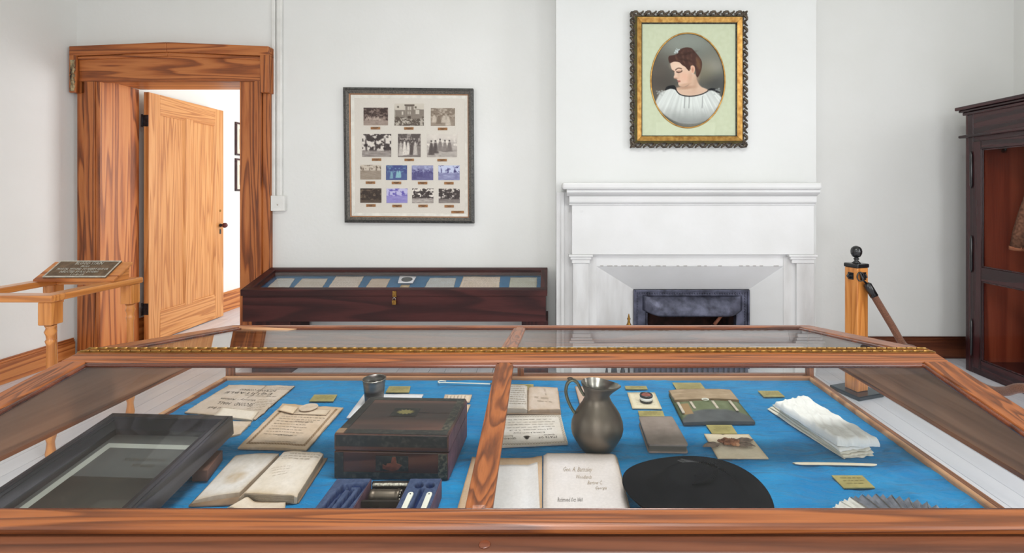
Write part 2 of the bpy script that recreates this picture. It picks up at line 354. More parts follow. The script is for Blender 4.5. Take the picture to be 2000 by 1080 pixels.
def sdist(X, Y, P, closed=True):
    d = np.full(X.shape, 1e9); ins = np.zeros(X.shape, bool); n = len(P)
    for i in range(n if closed else n-1):
        a = P[i]; b = P[(i+1) % n]; e = b-a; L2 = max(e@e, 1e-9)
        t = np.clip(((X-a[0])*e[0]+(Y-a[1])*e[1])/L2, 0, 1)
        d = np.minimum(d, np.hypot(X-a[0]-t*e[0], Y-a[1]-t*e[1]))
        if closed:
            c = ((a[1] > Y) != (b[1] > Y)); 
            with np.errstate(divide='ignore', invalid='ignore'):
                xi = (b[0]-a[0])*(Y-a[1])/(b[1]-a[1]+1e-12)+a[0]
            ins ^= (c & (X < xi))
    return np.where(ins, -d, d) if closed else d
class Canvas:
    def __init__(s, X, Y, c): s.X = X; s.Y = Y; s.C = np.ones(X.shape+(3,))*np.array(c, float)
    def mix(s, m, c): s.C = s.C*(1-m[..., None])+np.array(c, float)*m[..., None]
    def poly(s, p, c, f=4, a=1.0, k=5): 
        m = a*ss(f, -f, sdist(s.X, s.Y, smooth_poly(p, k))); s.mix(m, c); return m
    def blob(s, x, y, rx, ry, c, a=1.0, f=0.5, rot=0.0):
        dx = s.X-x; dy = s.Y-y; ca, sa = math.cos(rot), math.sin(rot)
        r = np.sqrt(((dx*ca+dy*sa)/rx)**2+((-dx*sa+dy*ca)/ry)**2); s.mix(a*ss(1+f, 1-f, r), c)
    def stroke(s, p, wd, c, a=1.0): s.mix(a*ss(wd*1.4, wd*0.5, sdist(s.X, s.Y, smooth_poly(p, 5, False), False)), c)
def linarr(C):
    C = np.clip(C/255.0, 0, 1); return np.where(C <= 0.04045, C/12.92, ((C+0.055)/1.055)**2.4)
def canvas_mesh(name, P, nu, nv, paintf, mat, parent):   # P(u,v)->point; flat painted sheet
    us, vs = np.meshgrid(np.linspace(0, 1, nu), np.linspace(0, 1, nv))
    C = linarr(paintf(us, vs)); mb = MB()
    mb.v = [tuple(P(us[j, i], vs[j, i])) for j in range(nv) for i in range(nu)]
    for j in range(nv-1):
        for i in range(nu-1):
            a = j*nu+i; mb.f.append([a, a+1, a+nu+1, a+nu]); mb.sm.append(True); mb.mi.append(0)
    cols = np.concatenate([C.reshape(-1, 3), np.ones((nu*nv, 1))], 1)
    return mb.build(name, mat, parent, cols=cols)

class Quad:                               # four corners TL, TR, BR, BL (as seen in the photo)
    def __init__(s, a, b, c, d): s.c = [Vector(p) for p in (a, b, c, d)]
    def P(s, u, v, h=0.0):
        a, b, c, d = s.c
        p = a*(1-u)*(1-v)+b*u*(1-v)+c*u*v+d*(1-u)*v
        return Vector((p.x, p.y, p.z+h))
def bq(pts, h=0.0): return Quad(*[bed(x, y, h) for x, y in pts])
def sheet(name, q, hf, nu, nv, mat, parent=None, colf=None, base=0.0, edge=None):
    """closed block over a quad: top at hf(u,v), bottom at base"""
    us, vs = np.meshgrid(np.linspace(0, 1, nu), np.linspace(0, 1, nv))
    hh = hf(us, vs)+0*us; mb = MB(); U = us.copy(); V = vs.copy()
    if edge:
        U, V = edge(us, vs)
    for k in (0, 1):
        for j in range(nv):
            for i in range(nu):
                mb.v.append(tuple(q.P(U[j, i], V[j, i], hh[j, i] if k == 0 else min(base, hh[j, i]-0.0003))))
    n = nu*nv
    for j in range(nv-1):
        for i in range(nu-1):
            a = j*nu+i
            mb.f.append([a, a+nu, a+nu+1, a+1]); mb.sm.append(True); mb.mi.append(0)
            mb.f.append([n+a, n+a+1, n+a+nu+1, n+a+nu]); mb.sm.append(False); mb.mi.append(0)
    ring = [i for i in range(nu)]+[j*nu+nu-1 for j in range(1, nv)]+[(nv-1)*nu+i for i in range(nu-2, -1, -1)]+[j*nu for j in range(nv-2, 0, -1)]
    for i in range(len(ring)):
        a, b = ring[i], ring[(i+1) % len(ring)]
        mb.f.append([a, b, n+b, n+a]); mb.sm.append(False); mb.mi.append(0)
    cols = None
    if colf is not None:
        C = linarr(colf(us, vs)).reshape(-1, 3); C = np.concatenate([C, C*0.8], 0)
        cols = np.concatenate([C, np.ones((2*n, 1))], 1)
    return mb.build(name, mat, parent, cols=cols)
def paper_col(c, stain=14, seed=0, edge=18):
    def f(u, v):
        n = fbm(u*4, v*4, seed)[..., None]; n2 = fbm(u*14, v*14, seed+5)[..., None]
        e = np.minimum(np.minimum(u, 1-u), np.minimum(v, 1-v))[..., None]
        base = np.array(c, float)*np.array([.985, .985, 1.035])+(n-0.5)*stain*np.array([1.0, 1.3, 1.8])*1.6+(n2-0.5)*stain
        return base-edge*np.exp(-e*22)*np.array([0.8, 1.1, 1.5])
    return f
def ragged(amp, seed):
    def f(u, v):
        eu = np.where(u < 0.01, 1, 0)-np.where(u > 0.99, 1, 0); ev = np.where(v < 0.01, 1, 0)-np.where(v > 0.99, 1, 0)
        return u+eu*amp*fbm(v*14, u*3, seed), v+ev*amp*fbm(u*14, v*3, seed+3)
    return f
def wavy(a, seed, base=0.0012, f=3):
    return lambda u, v: base+a*fbm(u*f, v*f, seed)
# text -> mesh mapped on a quad
def text_into(mb, q, s, u0, v0, u1, v1, h=0.0006, flip=False, rel=0.0, shear=0.0):
    """writes s inside the (u,v) rectangle; flip turns it upside down as seen from the photograph"""
    cu = bpy.data.curves.new('t', 'FONT'); cu.body = s; cu.resolution_u = 1; cu.extrude = 0
    if shear: cu.shear = shear
    ob = bpy.data.objects.new('t', cu); COL.objects.link(ob)
    dg = bpy.context.evaluated_depsgraph_get(); me = ob.evaluated_get(dg).to_mesh()
    v = [(p.co.x, p.co.y) for p in me.vertices]; f = [list(p.vertices) for p in me.polygons]
    if v:
        xs = [p[0] for p in v]; ys = [p[1] for p in v]; x0, x1, y0, y1 = min(xs), max(xs), min(ys), max(ys)
        out = []
        for x, y in v:
            a = (x-x0)/(x1-x0+1e-9); b = (y1-y)/(y1-y0+1e-9)
            if flip: a, b = 1-a, 1-b
            hh = h(u0+(u1-u0)*a, v0+(v1-v0)*b) if callable(h) else h
            out.append(q.P(u0+(u1-u0)*a, v0+(v1-v0)*b, hh))
        mb.add(out, f)
    ob.evaluated_get(dg).to_mesh_clear(); bpy.data.objects.remove(ob); bpy.data.curves.remove(cu)
def scribble(mb, q, u0, v0, u1, v1, size, seed=0, h=0.0007, word=(2, 6), wt=0.10, fill=1.0):
    """a line of small cursive marks between (u0,v0) and (u1,v1)"""
    rr = random.Random(seed); L = math.hypot(u1-u0, v1-v0)*fill; t = 0.0
    du, dv = (u1-u0)/math.hypot(u1-u0, v1-v0), (v1-v0)/math.hypot(u1-u0, v1-v0)
    while t < L:
        k = rr.randint(*word); pts = []
        for i in range(k*2+1):
            a = t+i*size*0.28; o = (0.5 if i % 2 else -0.5)*size*(0.5+0.7*rr.random())
            pts.append((a, o))
        for (a, o), (b, p) in zip(pts[:-1], pts[1:]):
            c = []
            wd = size*wt
            for (aa, oo) in ((a-wd, o), (a+wd, o), (b+wd, p), (b-wd, p)):
                u = u0+du*aa-dv*oo; v = v0+dv*aa+du*oo
                c.append(q.P(min(max(u, 0.01), .99), min(max(v, 0.01), .99), h(u, v) if callable(h) else h))
            mb.add(c, [(0, 1, 2, 3)])
        t = pts[-1][0]+size*(0.6+0.5*rr.random())
# ------------------------------------------------------------------ room shell
XW0, XW1, YB, YF, ZC = -4.18, 4.09, 4.34, -2.2, 3.7
DX0, DX1, DZ = -3.93, -2.71, 2.445
HX, HXR, HY = -4.0, -0.1, 9.2
m = MB(); m.box(-4.5, 4.4, -2.5, 9.4, -0.08, -0.012)
floor = struct(m.build('floor', M['gap'], root=(0, 0, 0)), 'pale grey painted board floor', 'floor')
me = None; pw = 0.13
for r in range(int((4.4+4.5)/pw)):
    for k in range(3):
        if me is None:
            b = MB(); b.box(0, pw-0.004, 0, 3.93, -0.012, 0); o = b.build('plank', M['floorwood'], floor, bevel=0); me = o.data
        else:
            o = bpy.data.objects.new('plank', me); COL.objects.link(o); o.parent = floor
        o.location = (-4.5+r*pw, -2.5+k*3.935+(0.6 if r % 2 else 0)-0.3, random.uniform(-0.0006, 0.0006))
m = MB(); m.box(-4.5, 4.4, -2.5, 9.4, ZC, ZC+0.1); struct(m.build('ceiling', M['ceiling']), 'plain white ceiling', 'ceiling')
FX0, FX1, FZ = 0.3656, 1.848, 0.873
m = MB()
m.box(-4.5, DX0-.03, YB, 4.70, 0, ZC); m.box(DX0-.03, DX1+.03, YB, 4.70, DZ+.03, ZC); m.box(DX1+.03, 0.5, YB, 4.70, 0, ZC)
m.box(0.5, 1.8, YB, 4.70, 0.9, ZC); m.box(1.8, 4.4, YB, 4.70, 0, ZC); m.box(0.5, 1.8, 4.66, 4.70, 0, 0.9)
struct(m.build('wall_back', M['plaster'], root=(0, YB, 0)), 'off-white plaster wall behind the fireplace', 'wall')
def wall_x(name, x0, x1, y0, y1, holes):
    m = MB(); ys = y0
    for a, b, z0, z1 in sorted(holes):
        m.box(x0, x1, ys, a, 0, ZC); m.box(x0, x1, a, b, 0, z0); m.box(x0, x1, a, b, z1, ZC); ys = b
    m.box(x0, x1, ys, y1, 0, ZC)
    return struct(m.build(name, M['plaster'], root=((x0+x1)/2, y0, 0)))
wall_x('wall_left', -4.5, XW0, -2.5, YB, [(-1.5, -0.3, 0.8, 2.9)])
wall_x('wall_right', XW1, 4.4, -2.5, YB, [(0.6, 1.8, 0.8, 2.9)])
m = MB(); xs = XW0
for a, b in ((-0.95, 0.25), (2.15, 3.35)):
    m.box(xs, a, -2.5, YF, 0, ZC); m.box(a, b, -2.5, YF, 0, 0.8); m.box(a, b, -2.5, YF, 2.9, ZC); xs = b
m.box(xs, XW1, -2.5, YF, 0, ZC)
struct(m.build('wall_front', M['plaster']))
def window(n, c, horiz):
    """sash window standing in its opening; horiz: wall runs along x"""
    f = MB(); g = MB()
    def bx(mb, a0, a1, d0, d1, z0, z1):
        if horiz: mb.box(c[0]+a0, c[0]+a1, c[1]+d0, c[1]+d1, z0, z1)
        else: mb.box(c[0]+d0, c[0]+d1, c[1]+a0, c[1]+a1, z0, z1)
    for a0, a1, z0, z1 in ((-.6, -.54, .8, 2.9), (.54, .6, .8, 2.9), (-.54, .54, .8, .87), (-.54, .54, 2.84, 2.9), (-.54, .54, 1.82, 1.88)):
        bx(f, a0, a1, -.02, .03, z0, z1)
    for z in (1.33, 2.36): bx(f, -.54, .54, -.01, .015, z-.012, z+.012)
    for a in (-.18, .18): bx(f, a-.012, a+.012, -.012, .013, .87, 2.84)
    o = struct(f.build('window_%d' % n, M['white'])); return o
window(1, (-0.35, -2.35), True); window(2, (2.75, -2.35), True); window(3, (4.25, 1.2), False); window(4, (-4.34, -0.9), False)
# hall beyond the doorway
m = MB(); m.box(-4.5, HX, 4.70, 9.4, 0, ZC); struct(m.build('wall_hall_left', M['plaster']), 'white hall wall seen through the doorway', 'wall')
m = MB(); m.box(HX, HXR, HY, 9.4, 0, ZC); struct(m.build('wall_hall_end', M['plaster']))
m = MB(); m.box(HXR, HXR+.2, 4.70, 5.4, 0, ZC); m.box(HXR, HXR+.2, 7.8, 9.4, 0, ZC); m.box(HXR, HXR+.2, 5.4, 7.8, 0, .7); m.box(HXR, HXR+.2, 5.4, 7.8, 2.95, ZC)
struct(m.build('wall_hall_right', M['plaster']))
def baseboard(name, x0, x1, y0, y1, mat, face, h=0.19):
    m = MB()
    m.box(x0, x1, y0, y1, 0, h-0.03)
    t = 0.006
    if face == 'y': m.box(x0, x1, y0+t, y1, h-0.03, h-0.012); m.box(x0, x1, y0+2*t, y1, h-0.012, h)
    else: m.box(x0, x1-t, y0, y1, h-0.03, h-0.012); m.box(x0, x1-2*t, y0, y1, h-0.012, h)
    return struct(m.build(name, mat, bevel=0.003))
baseboard('baseboard_left', XW0, XW0+.025, -2.2, 4.30, M['jamb_y'], 'x')
baseboard('baseboard_back', -2.43, .045, YB-.025, YB, M['base_x'], 'y')
baseboard('baseboard_right', 2.16, XW1, YB-.025, YB, M['base_x'], 'y')
baseboard('baseboard_hall', HX, HX+.025, 4.75, 9.2, M['jamb_y'], 'x', 0.24)
# chimney breast
YC = 3.99
m = MB(); m.box(X_(1086, YC), FX0, YC, YB, 0, ZC); m.box(FX1, X_(1594, YC), YC, YB, 0, ZC); m.box(FX0, FX1, YC, YB, FZ, ZC)
struct(m.build('wall_chimney', M['plaster_breast'], root=(1.1, YC, 0)), 'white chimney breast above and beside the mantel', 'wall')

# door casing with pediment header
YT = 4.27
m = MB()
def casing_part(x0, x1, z0, z1, y0, mb): mb.box(x0, x1, y0, YB, z0, z1)
tr = thing('trim_1', 'stripped pine door casing with low pointed header', 'door casing', (-3.32, YB, 0)); tr['kind'] = 'structure'
def xt(px, Y=YT): return X_(px, Y)
b = MB(); b.box(xt(146), xt(163), YT+.02, YB, 0, 2.33); b.box(xt(163), xt(184), YT+.005, YB, 0, 2.43); b.box(xt(184), DX0-.003, YT+.012, YB, 0, 2.43); b.build('side_board', M['pine_z'], tr, bevel=.004)
b = MB(); b.box(DX1+.003, xt(497), YT+.012, YB, 0, 2.43); b.box(xt(497), xt(510), YT, YB, 0, 2.43); b.box(xt(510), xt(524), YT+.02, YB, 0, 2.33); b.build('side_board', M['pine_z'], tr, bevel=.004)
hx0, hx1, hxm = xt(141), xt(528), xt(330)
z0, z1, zb = Z_(92, YT), Z_(84, YT), Z_(159, YT)
b = MB()
b.prism([(hx0+.06, zb), (hx1-.06, zb), (hx1-.06, z0-.05), (hxm, z1-.05), (hx0+.06, z0-.05)], 'y', YT, YB); b.build('header_board', M['pine_x'], tr, bevel=.004)
b = MB()
b.prism([(hx0, z0-.085), (hxm, z1-.085), (hxm, z1), (hx0, z0)], 'y', YT-.03, YB)
b.prism([(hxm, z1-.085), (hx1, z0-.085), (hx1, z0), (hxm, z1)], 'y', YT-.03, YB); b.build('header_moulding', M['pine_x'], tr, bevel=.006)
b = MB(); b.prism([(hx0+.06, z0-.115), (hxm, z1-.115), (hxm, z1-.085), (hx0+.06, z0-.085)], 'y', YT-.015, YB)
b.prism([(hxm, z1-.115), (hx1-.06, z0-.115), (hx1-.06, z0-.085), (hxm, z1-.085)], 'y', YT-.015, YB); b.build('header_bead', M['pine_x'], tr, bevel=.005)
for xa, xb, lab in ((hx0, hx0+.06, 'split and gouged'), (hx1-.075, hx1, None)):
    b = MB(); b.box(xa, xb, YT-.03, YB, Z_(182, YT), z0-.07); e = b.build('header_ear', M['pine_z'], tr, bevel=.006)
b = MB(); xg = hx0+.028
for k in range(9):
    zz = z0-.12-k*.03; b.hexa([(xg-.014+random.uniform(-.006, .006), YT-.034, zz-.028), (xg+.022+random.uniform(-.01, .01), YT-.034, zz-.028), (xg+.022, YT-.02, zz-.028), (xg-.014, YT-.02, zz-.028)],
                   [(xg-.014+random.uniform(-.006, .006), YT-.034, zz), (xg+.022+random.uniform(-.01, .01), YT-.034, zz), (xg+.022, YT-.02, zz), (xg-.014, YT-.02, zz)])
e = b.build('torn_wood', plain('torn_wood', (190, 170, 130), (40, 28, 22), 26, 0.9, stretch=(2, 2, .6)), tr); e['label'] = 'pale gouged wood with black cracks'
# jamb lining
b = MB(); b.box(DX0-.03, DX0, YT+.02, 4.60, 0, DZ); b.build('jamb_lining', M['jamb_z'], tr)
b = MB(); b.box(DX0-.03, DX0-.012, 4.60, 4.71, 0, DZ); b.build('jamb_rebate', M['pine_z'], tr)
b = MB(); b.box(DX1, DX1+.03, YT+.02, 4.71, 0, DZ); b.build('jamb_lining', M['jamb_z'], tr)
b = MB(); b.box(DX0, DX1, YT+.02, 4.71, DZ, DZ+.03); b.build('head_lining', M['jamb_x'], tr)
b = MB(); b.box(DX0, DX1, YT+.02, 4.71, 0.0, 0.012); b.build('threshold', M['jamb_x'], tr, bevel=.003)
# open door leaf (hinged on the left, swung back along the hall wall)
LX0, LX1, LY0, LZ = -3.905, -3.857, 4.72, 2.425
lf = thing('door_1', 'light pine two-panel door standing open into the hall', 'door', (LX0, LY0, 0)); lf['kind'] = 'structure'
LW = 1.08
def leafbox(name, a0, a1, z0, z1, mat, x0=LX0, x1=LX1, bev=.003):
    b = MB(); b.box(x0, x1, LY0+a0, LY0+a1, z0, z1); return b.build(name, mat, lf, bevel=bev)
leafbox('stile', 0, .14, .01, LZ, M['door_z']); leafbox('stile', LW-.14, LW, .01, LZ, M['door_z'])
leafbox('top_rail', .14, LW-.14, LZ-.18, LZ, M['door_y']); leafbox('bottom_rail', .14, LW-.14, .01, .27, M['door_y'])
leafbox('mullion', .48, .59, .27, LZ-.18, M['door_z'])
for a0, a1 in ((.14, .48), (.59, LW-.14)):
    p = leafbox('panel', a0, a1, .27, LZ-.18, M['door_z'], LX0+.012, LX1-.018)
    b = MB()
    for (p0, p1, q0, q1) in ((a0, a0+.022, .27, LZ-.18), (a1-.022, a1, .27, LZ-.18)):
        b.prism([(LX1-.018, LY0+p0), (LX1-.018, LY0+p1), (LX1-.002, LY0+(p0 if p0 == a0 else p1))], 'z', q0, q1)
    b.build('panel_moulding', M['door_z'], lf); b = MB()
    b.prism([(LY0+a0, LZ-.18), (LY0+a1, LZ-.18), (LY0+a1, LZ-.20), (LY0+a0, LZ-.20)], 'x', LX1-.018, LX1-.006)
    b.prism([(LY0+a0, .27), (LY0+a1, .27), (LY0+a1, .29), (LY0+a0, .29)], 'x', LX1-.018, LX1-.006)
    b.build('panel_moulding', M['door_y'], lf)
for z in (2.15, .34):
    b = MB(); b.box(LX0-.01, LX0+.045, LY0-.004, LY0, z-.055, z+.055); b.tube([(LX0-.012, LY0-.006, z-.06), (LX0-.012, LY0-.006, z+.06)], .008); b.build('hinge', M['iron_dark'], lf)
kz = Z_(440, 5.74)
b = MB(); b.tube([(LX1, LY0+LW-.06, kz), (LX1+.04, LY0+LW-.06, kz)], [.02, .012]); k1 = b.build('knob_rose', M['iron_dark'], lf)
b = MB(); b.ball((LX1+.055, LY0+LW-.06, kz), .03); b.build('door_knob', plain('brown_porcelain', (96, 40, 44), (70, 28, 30), 20, 0.2), lf)
b = MB(); b.box(LX1, LX1+.004, LY0+LW-.072, LY0+LW-.048, kz-.1, kz-.045); b.build('keyhole_plate', M['black'], lf)
b = MB(); b.tube([(LX1, LY0+LW-.06, kz+.17), (LX1+.004, LY0+LW-.06, kz+.17)], .014); b.build('lock_cylinder', M['brass'], lf)

# conduits and box beside the casing
for pa, pb, lab in ((529, 537, 'slim white painted pipe against the door casing'), (540, 551, 'wider white painted pipe to the right of the slim one')):
    b = MB(); xa, xb = X_(pa, 4.32), X_(pb, 4.32); r = (xb-xa)/2
    b.box(xa, xb, 4.34-r*1.1, 4.34, Z_(384, 4.32), ZC)
    tag(b.build('wall_pipe', M['pvc'], bevel=r*.5), lab, 'pipe', 'white pipes beside the doorway')
b = MB(); xa, xb = X_(529, 4.30), X_(556, 4.30); b.box(xa, xb, 4.295, 4.34, Z_(412, 4.30), Z_(382, 4.30))
jb = thing('junction_box', 'white wall box below the two painted pipes', 'wall box', ((xa+xb)/2, 4.32, Z_(412, 4.3)))
b.build('box_body', M['pvc'], jb, bevel=.004)
b = MB(); b.ball(((xa+xb)/2, 4.294, Z_(400, 4.3)), (.006, .003, .006)); b.build('screw', M['silver'], jb)

# ------------------------------------------------------------------ mantel and fireplace
mt = thing('fireplace_mantel', 'white painted wooden mantelpiece around the fireplace', 'mantel', (1.1, 3.9, 0))
b = MB(); b.box(X_(1098, 3.76), X_(1607, 3.76), 3.76, YC, Z_(370, 3.76), Z_(356, 3.76)); b.build('mantel_shelf', M['white'], mt, bevel=.016)
zs = Z_(370, 3.79)
b = MB(); b.prism([(YC, zs), (3.785, zs), (3.785, zs-.022), (3.80, zs-.034), (3.825, zs-.046), (3.832, zs-.052), (YC, zs-.052)], 'x', X_(1107, 3.79), X_(1602, 3.79)); b.build('crown_moulding', M['white'], mt, bevel=.002)
b = MB(); b.prism([(YC, zs-.052), (3.826, zs-.052), (3.83, zs-.095), (3.84, zs-.108), (3.852, zs-.112), (3.852, zs-.122), (YC, zs-.122)], 'x', X_(1112, 3.83), X_(1595, 3.83)); b.build('crown_fillet', M['white'], mt, bevel=.001)
zf1 = zs-.122; zf0 = Z_(497, 3.86)
b = MB(); b.box(X_(1117, 3.86), X_(1590, 3.86), 3.86, YC, zf0, zf1); b.build('frieze_board', M['white'], mt, bevel=.002)
b = MB(); b.tube([(X_(1136.6, 3.86), 3.862, Z_(412.5, 3.86)), (X_(1136.6, 3.86), 3.856, Z_(412.5, 3.86))], .011); b.build('nail_plug', M['white_old'], mt)
b = MB(); b.box(X_(1086, 3.99)+.002, X_(1117, 3.93)+.02, 3.93, YC, 0, zs-.02); b.box(X_(1096, 3.9), X_(1102, 3.9), 3.915, 3.93, 0, zs-.02); b.build('side_board', M['white_old'], mt, bevel=.002)
for (c0, c1, s0, s1) in ((1111, 1158, 1119, 1150), (1541, 1597, 1556, 1590)):
    b = MB(); b.box(X_(c0, 3.85), X_(c1, 3.85), 3.845, 3.95, zf0-.018, zf0-.001); b.box(X_(c0+3, 3.855), X_(c1-3, 3.855), 3.855, 3.95, zf0-.04, zf0-.018)
    b.box(X_(c0+6, 3.862), X_(c1-6, 3.862), 3.862, 3.95, zf0-.07, zf0-.04); b.build('pilaster_cap', M['white'], mt, bevel=.004)
    b = MB(); b.box(X_(s0, 3.87), X_(s1, 3.87), 3.87, 3.95, .16, zf0-.07); b.build('pilaster', M['white_old'], mt, bevel=.002)
    b = MB(); b.box(X_(s0-3, 3.86), X_(s1+3, 3.86), 3.86, 3.95, 0, .13); b.box(X_(s0-1, 3.862), X_(s1+1, 3.862), 3.863, 3.95, .13, .16); b.build('pilaster_base', M['white'], mt, bevel=.003)
xi0, xi1 = X_(1150, 3.9), X_(1556, 3.9)
b = MB(); b.box(xi0, xi1, 3.90, YC, FZ+.004, zf0); b.build('upper_board', M['white'], mt)
for xa, xb in ((xi0-.03, FX0), (FX1, xi1+.03)):
    b = MB(); b.box(xa, xb, 3.895, 3.99, 0, zf0-.02); b.build('inner_board', M['white_old'], mt)
b = MB()
for k in range(26):
    a = FX0+.03+k*.055; 
    if random.random() < .7: b.box(a, a+random.uniform(.01, .045), 3.897, 3.90, FZ+.002, FZ+.0055)
e = b.build('open_joint', M['caulk'], mt); e['kind'] = 'stuff'
ix0, ix1, iz, iy = X_(1237, 4.08), X_(1463, 4.08), Z_(565, 4.08), 4.08
def slab4(name, pts, n, mat, parent, t=.012):
    b = MB(); n = Vector(n)*t; b.hexa([Vector(p)+n for p in pts], [Vector(p) for p in pts]); return b.build(name, mat, parent)
slab4('splayed_panel', [(FX0, 3.90, FZ), (ix0, iy, iz), (ix1, iy, iz), (FX1, 3.90, FZ)], (0, .5, .8), M['white'], mt)
slab4('splayed_panel', [(FX0, 3.90, 0), (ix0, iy, 0), (ix0, iy, iz), (FX0, 3.90, FZ)], (-.5, .8, 0), M['white_old'], mt)
slab4('splayed_panel', [(FX1, 3.90, 0), (ix1, iy, 0), (ix1, iy, iz), (FX1, 3.90, FZ)], (.5, .8, 0), M['white'], mt)
# cast iron surround with hood
fi = thing('iron_fire_surround', 'grey cast iron fireplace insert with bulging hood', 'fireplace', ((ix0+ix1)/2, 4.1, 0))
fw = .115
b = MB(); b.box(ix0+.001, ix0+fw, 4.075, 4.12, 0, iz-.002); b.build('side_plate', M['iron'], fi, bevel=.004)
b = MB(); b.box(ix1-fw, ix1-.001, 4.075, 4.12, 0, iz-.002); b.build('side_plate', M['iron'], fi, bevel=.004)
b = MB(); b.box(ix0+fw, ix1-fw, 4.075, 4.12, iz-.10, iz-.002); b.build('top_plate', M['iron'], fi, bevel=.004)
b = MB()
b.box(ix0+.001, ix0+.016, 4.062, 4.08, 0, iz-.002); b.box(ix1-.016, ix1-.001, 4.062, 4.08, 0, iz-.002); b.box(ix0+.016, ix1-.016, 4.062, 4.08, iz-.018, iz-.002)
b.box(ix0+fw-.012, ix0+fw, 4.06, 4.08, 0, iz-.19); b.box(ix1-fw, ix1-fw+.012, 4.06, 4.08, 0, iz-.19); b.build('raised_rim', M['iron'], fi, bevel=.003)
b = MB()
for k in range(44): b.ball((ix0+.035+k*(ix1-ix0-.07)/43, 4.072, iz-.034), .0075, 6, 4)
for k in range(28):
    for xx in (ix0+.034, ix1-.034): b.ball((xx, 4.072, iz-.055-k*.0215), .0075, 6, 4)
e = b.build('beading', M['iron'], fi); e['kind'] = 'stuff'
us = 30; vs_ = 12; b = MB(); hx0_, hx1_ = ix0+.075, ix1-.06
for j in range(vs_+1):
    v = j/vs_
    for i in range(us+1):
        u = i/us; e = min(1, min(u, 1-u)*5.5); e = math.sin(e*PI/2)
        zz = iz-.05-v*(.12+.035*e); yy = 4.072-.085*e*math.sin(min(1, v*1.05)*PI*.5)**.8
        b.v.append((hx0_+u*(hx1_-hx0_), yy, zz))
for j in range(vs_):
    for i in range(us): a = j*(us+1)+i; b.f.append([a, a+1, a+us+2, a+us+1]); b.sm.append(True); b.mi.append(0)
hd = b.build('hood', M['iron'], fi); md = hd.modifiers.new('s', 'SOLIDIFY'); md.thickness = .008
# firebox
b = MB(); b.box(ix0+fw-.02, ix0+fw-.001, 4.12, 4.60, 0, .62); b.box(ix1-fw+.001, ix1-fw+.02, 4.12, 4.60, 0, .62); b.box(ix0+fw-.02, ix1-fw+.02, 4.60, 4.64, 0, .66); b.box(ix0+fw-.02, ix1-fw+.02, 4.16, 4.60, .62, .66)
b.build('firebox_lining', M['soot'], fi)
for r in range(3):
    for k in range(11):
        bb = MB(); xx = ix0+fw+.01+k*.066+(r % 2)*.03
        if xx+.06 > ix1-fw: continue
        zz = .58-r*.075
        bb.hexa([(xx, 4.585, zz-.06), (xx+.05, 4.585, zz-.06), (xx+.05, 4.60, zz-.06), (xx, 4.60, zz-.06)], [(xx+.02, 4.58, zz), (xx+.07, 4.58, zz), (xx+.07, 4.60, zz), (xx+.02, 4.60, zz)])
        bb.build('brick', M['bricklike'], fi)
b = MB(); b.tube([at(1395, 634, 4.2), at(1411, 614, 4.2)], [.016, .014], 8); e = b.build('damper_handle', plain('tan_handle', (196, 132, 104), (160, 100, 76), 20, .7), fi); e['label'] = 'tan damper handle hanging in the firebox'
b = MB(); b.tube([at(1380, 640, 4.3), at(1397, 632, 4.2), at(1410, 616, 4.2), at(1413, 611, 4.2)+Vector((0, .1, .08))], .005, 6); b.build('damper_rod', M['iron_dark'], fi)
# low bar front of the grate
gr = thing('fire_grate_front', 'low iron fender of upright bars in front of the fireplace', 'fender', (1.1, 3.84, 0))
gx0, gx1 = X_(1238, 3.84), X_(1462, 3.84)
b = MB(); b.box(gx0, gx1, 3.83, 3.86, .24, .262); b.build('top_bar', M['iron'], gr, bevel=.003)
b = MB(); b.box(gx0, gx1, 3.82, 3.87, .0, .02); b.build('bottom_bar', M['iron'], gr, bevel=.003)
b = MB(); b.box(gx0, gx1, 3.852, 3.858, .02, .24); b.build('back_plate', M['iron'], gr)
bar = None
nb = 22
for k in range(nb):
    xx = gx0+.018+k*(gx1-gx0-.036)/(nb-1)
    if bar is None:
        b = MB(); b.box(xx-.011, xx+.011, 3.832, 3.852, .02, .24); bar = b.build('bar', M['iron'], gr, bevel=.004); x0b = xx
    else:
        c = bar.copy(); COL.objects.link(c); c.location.x += xx-x0b
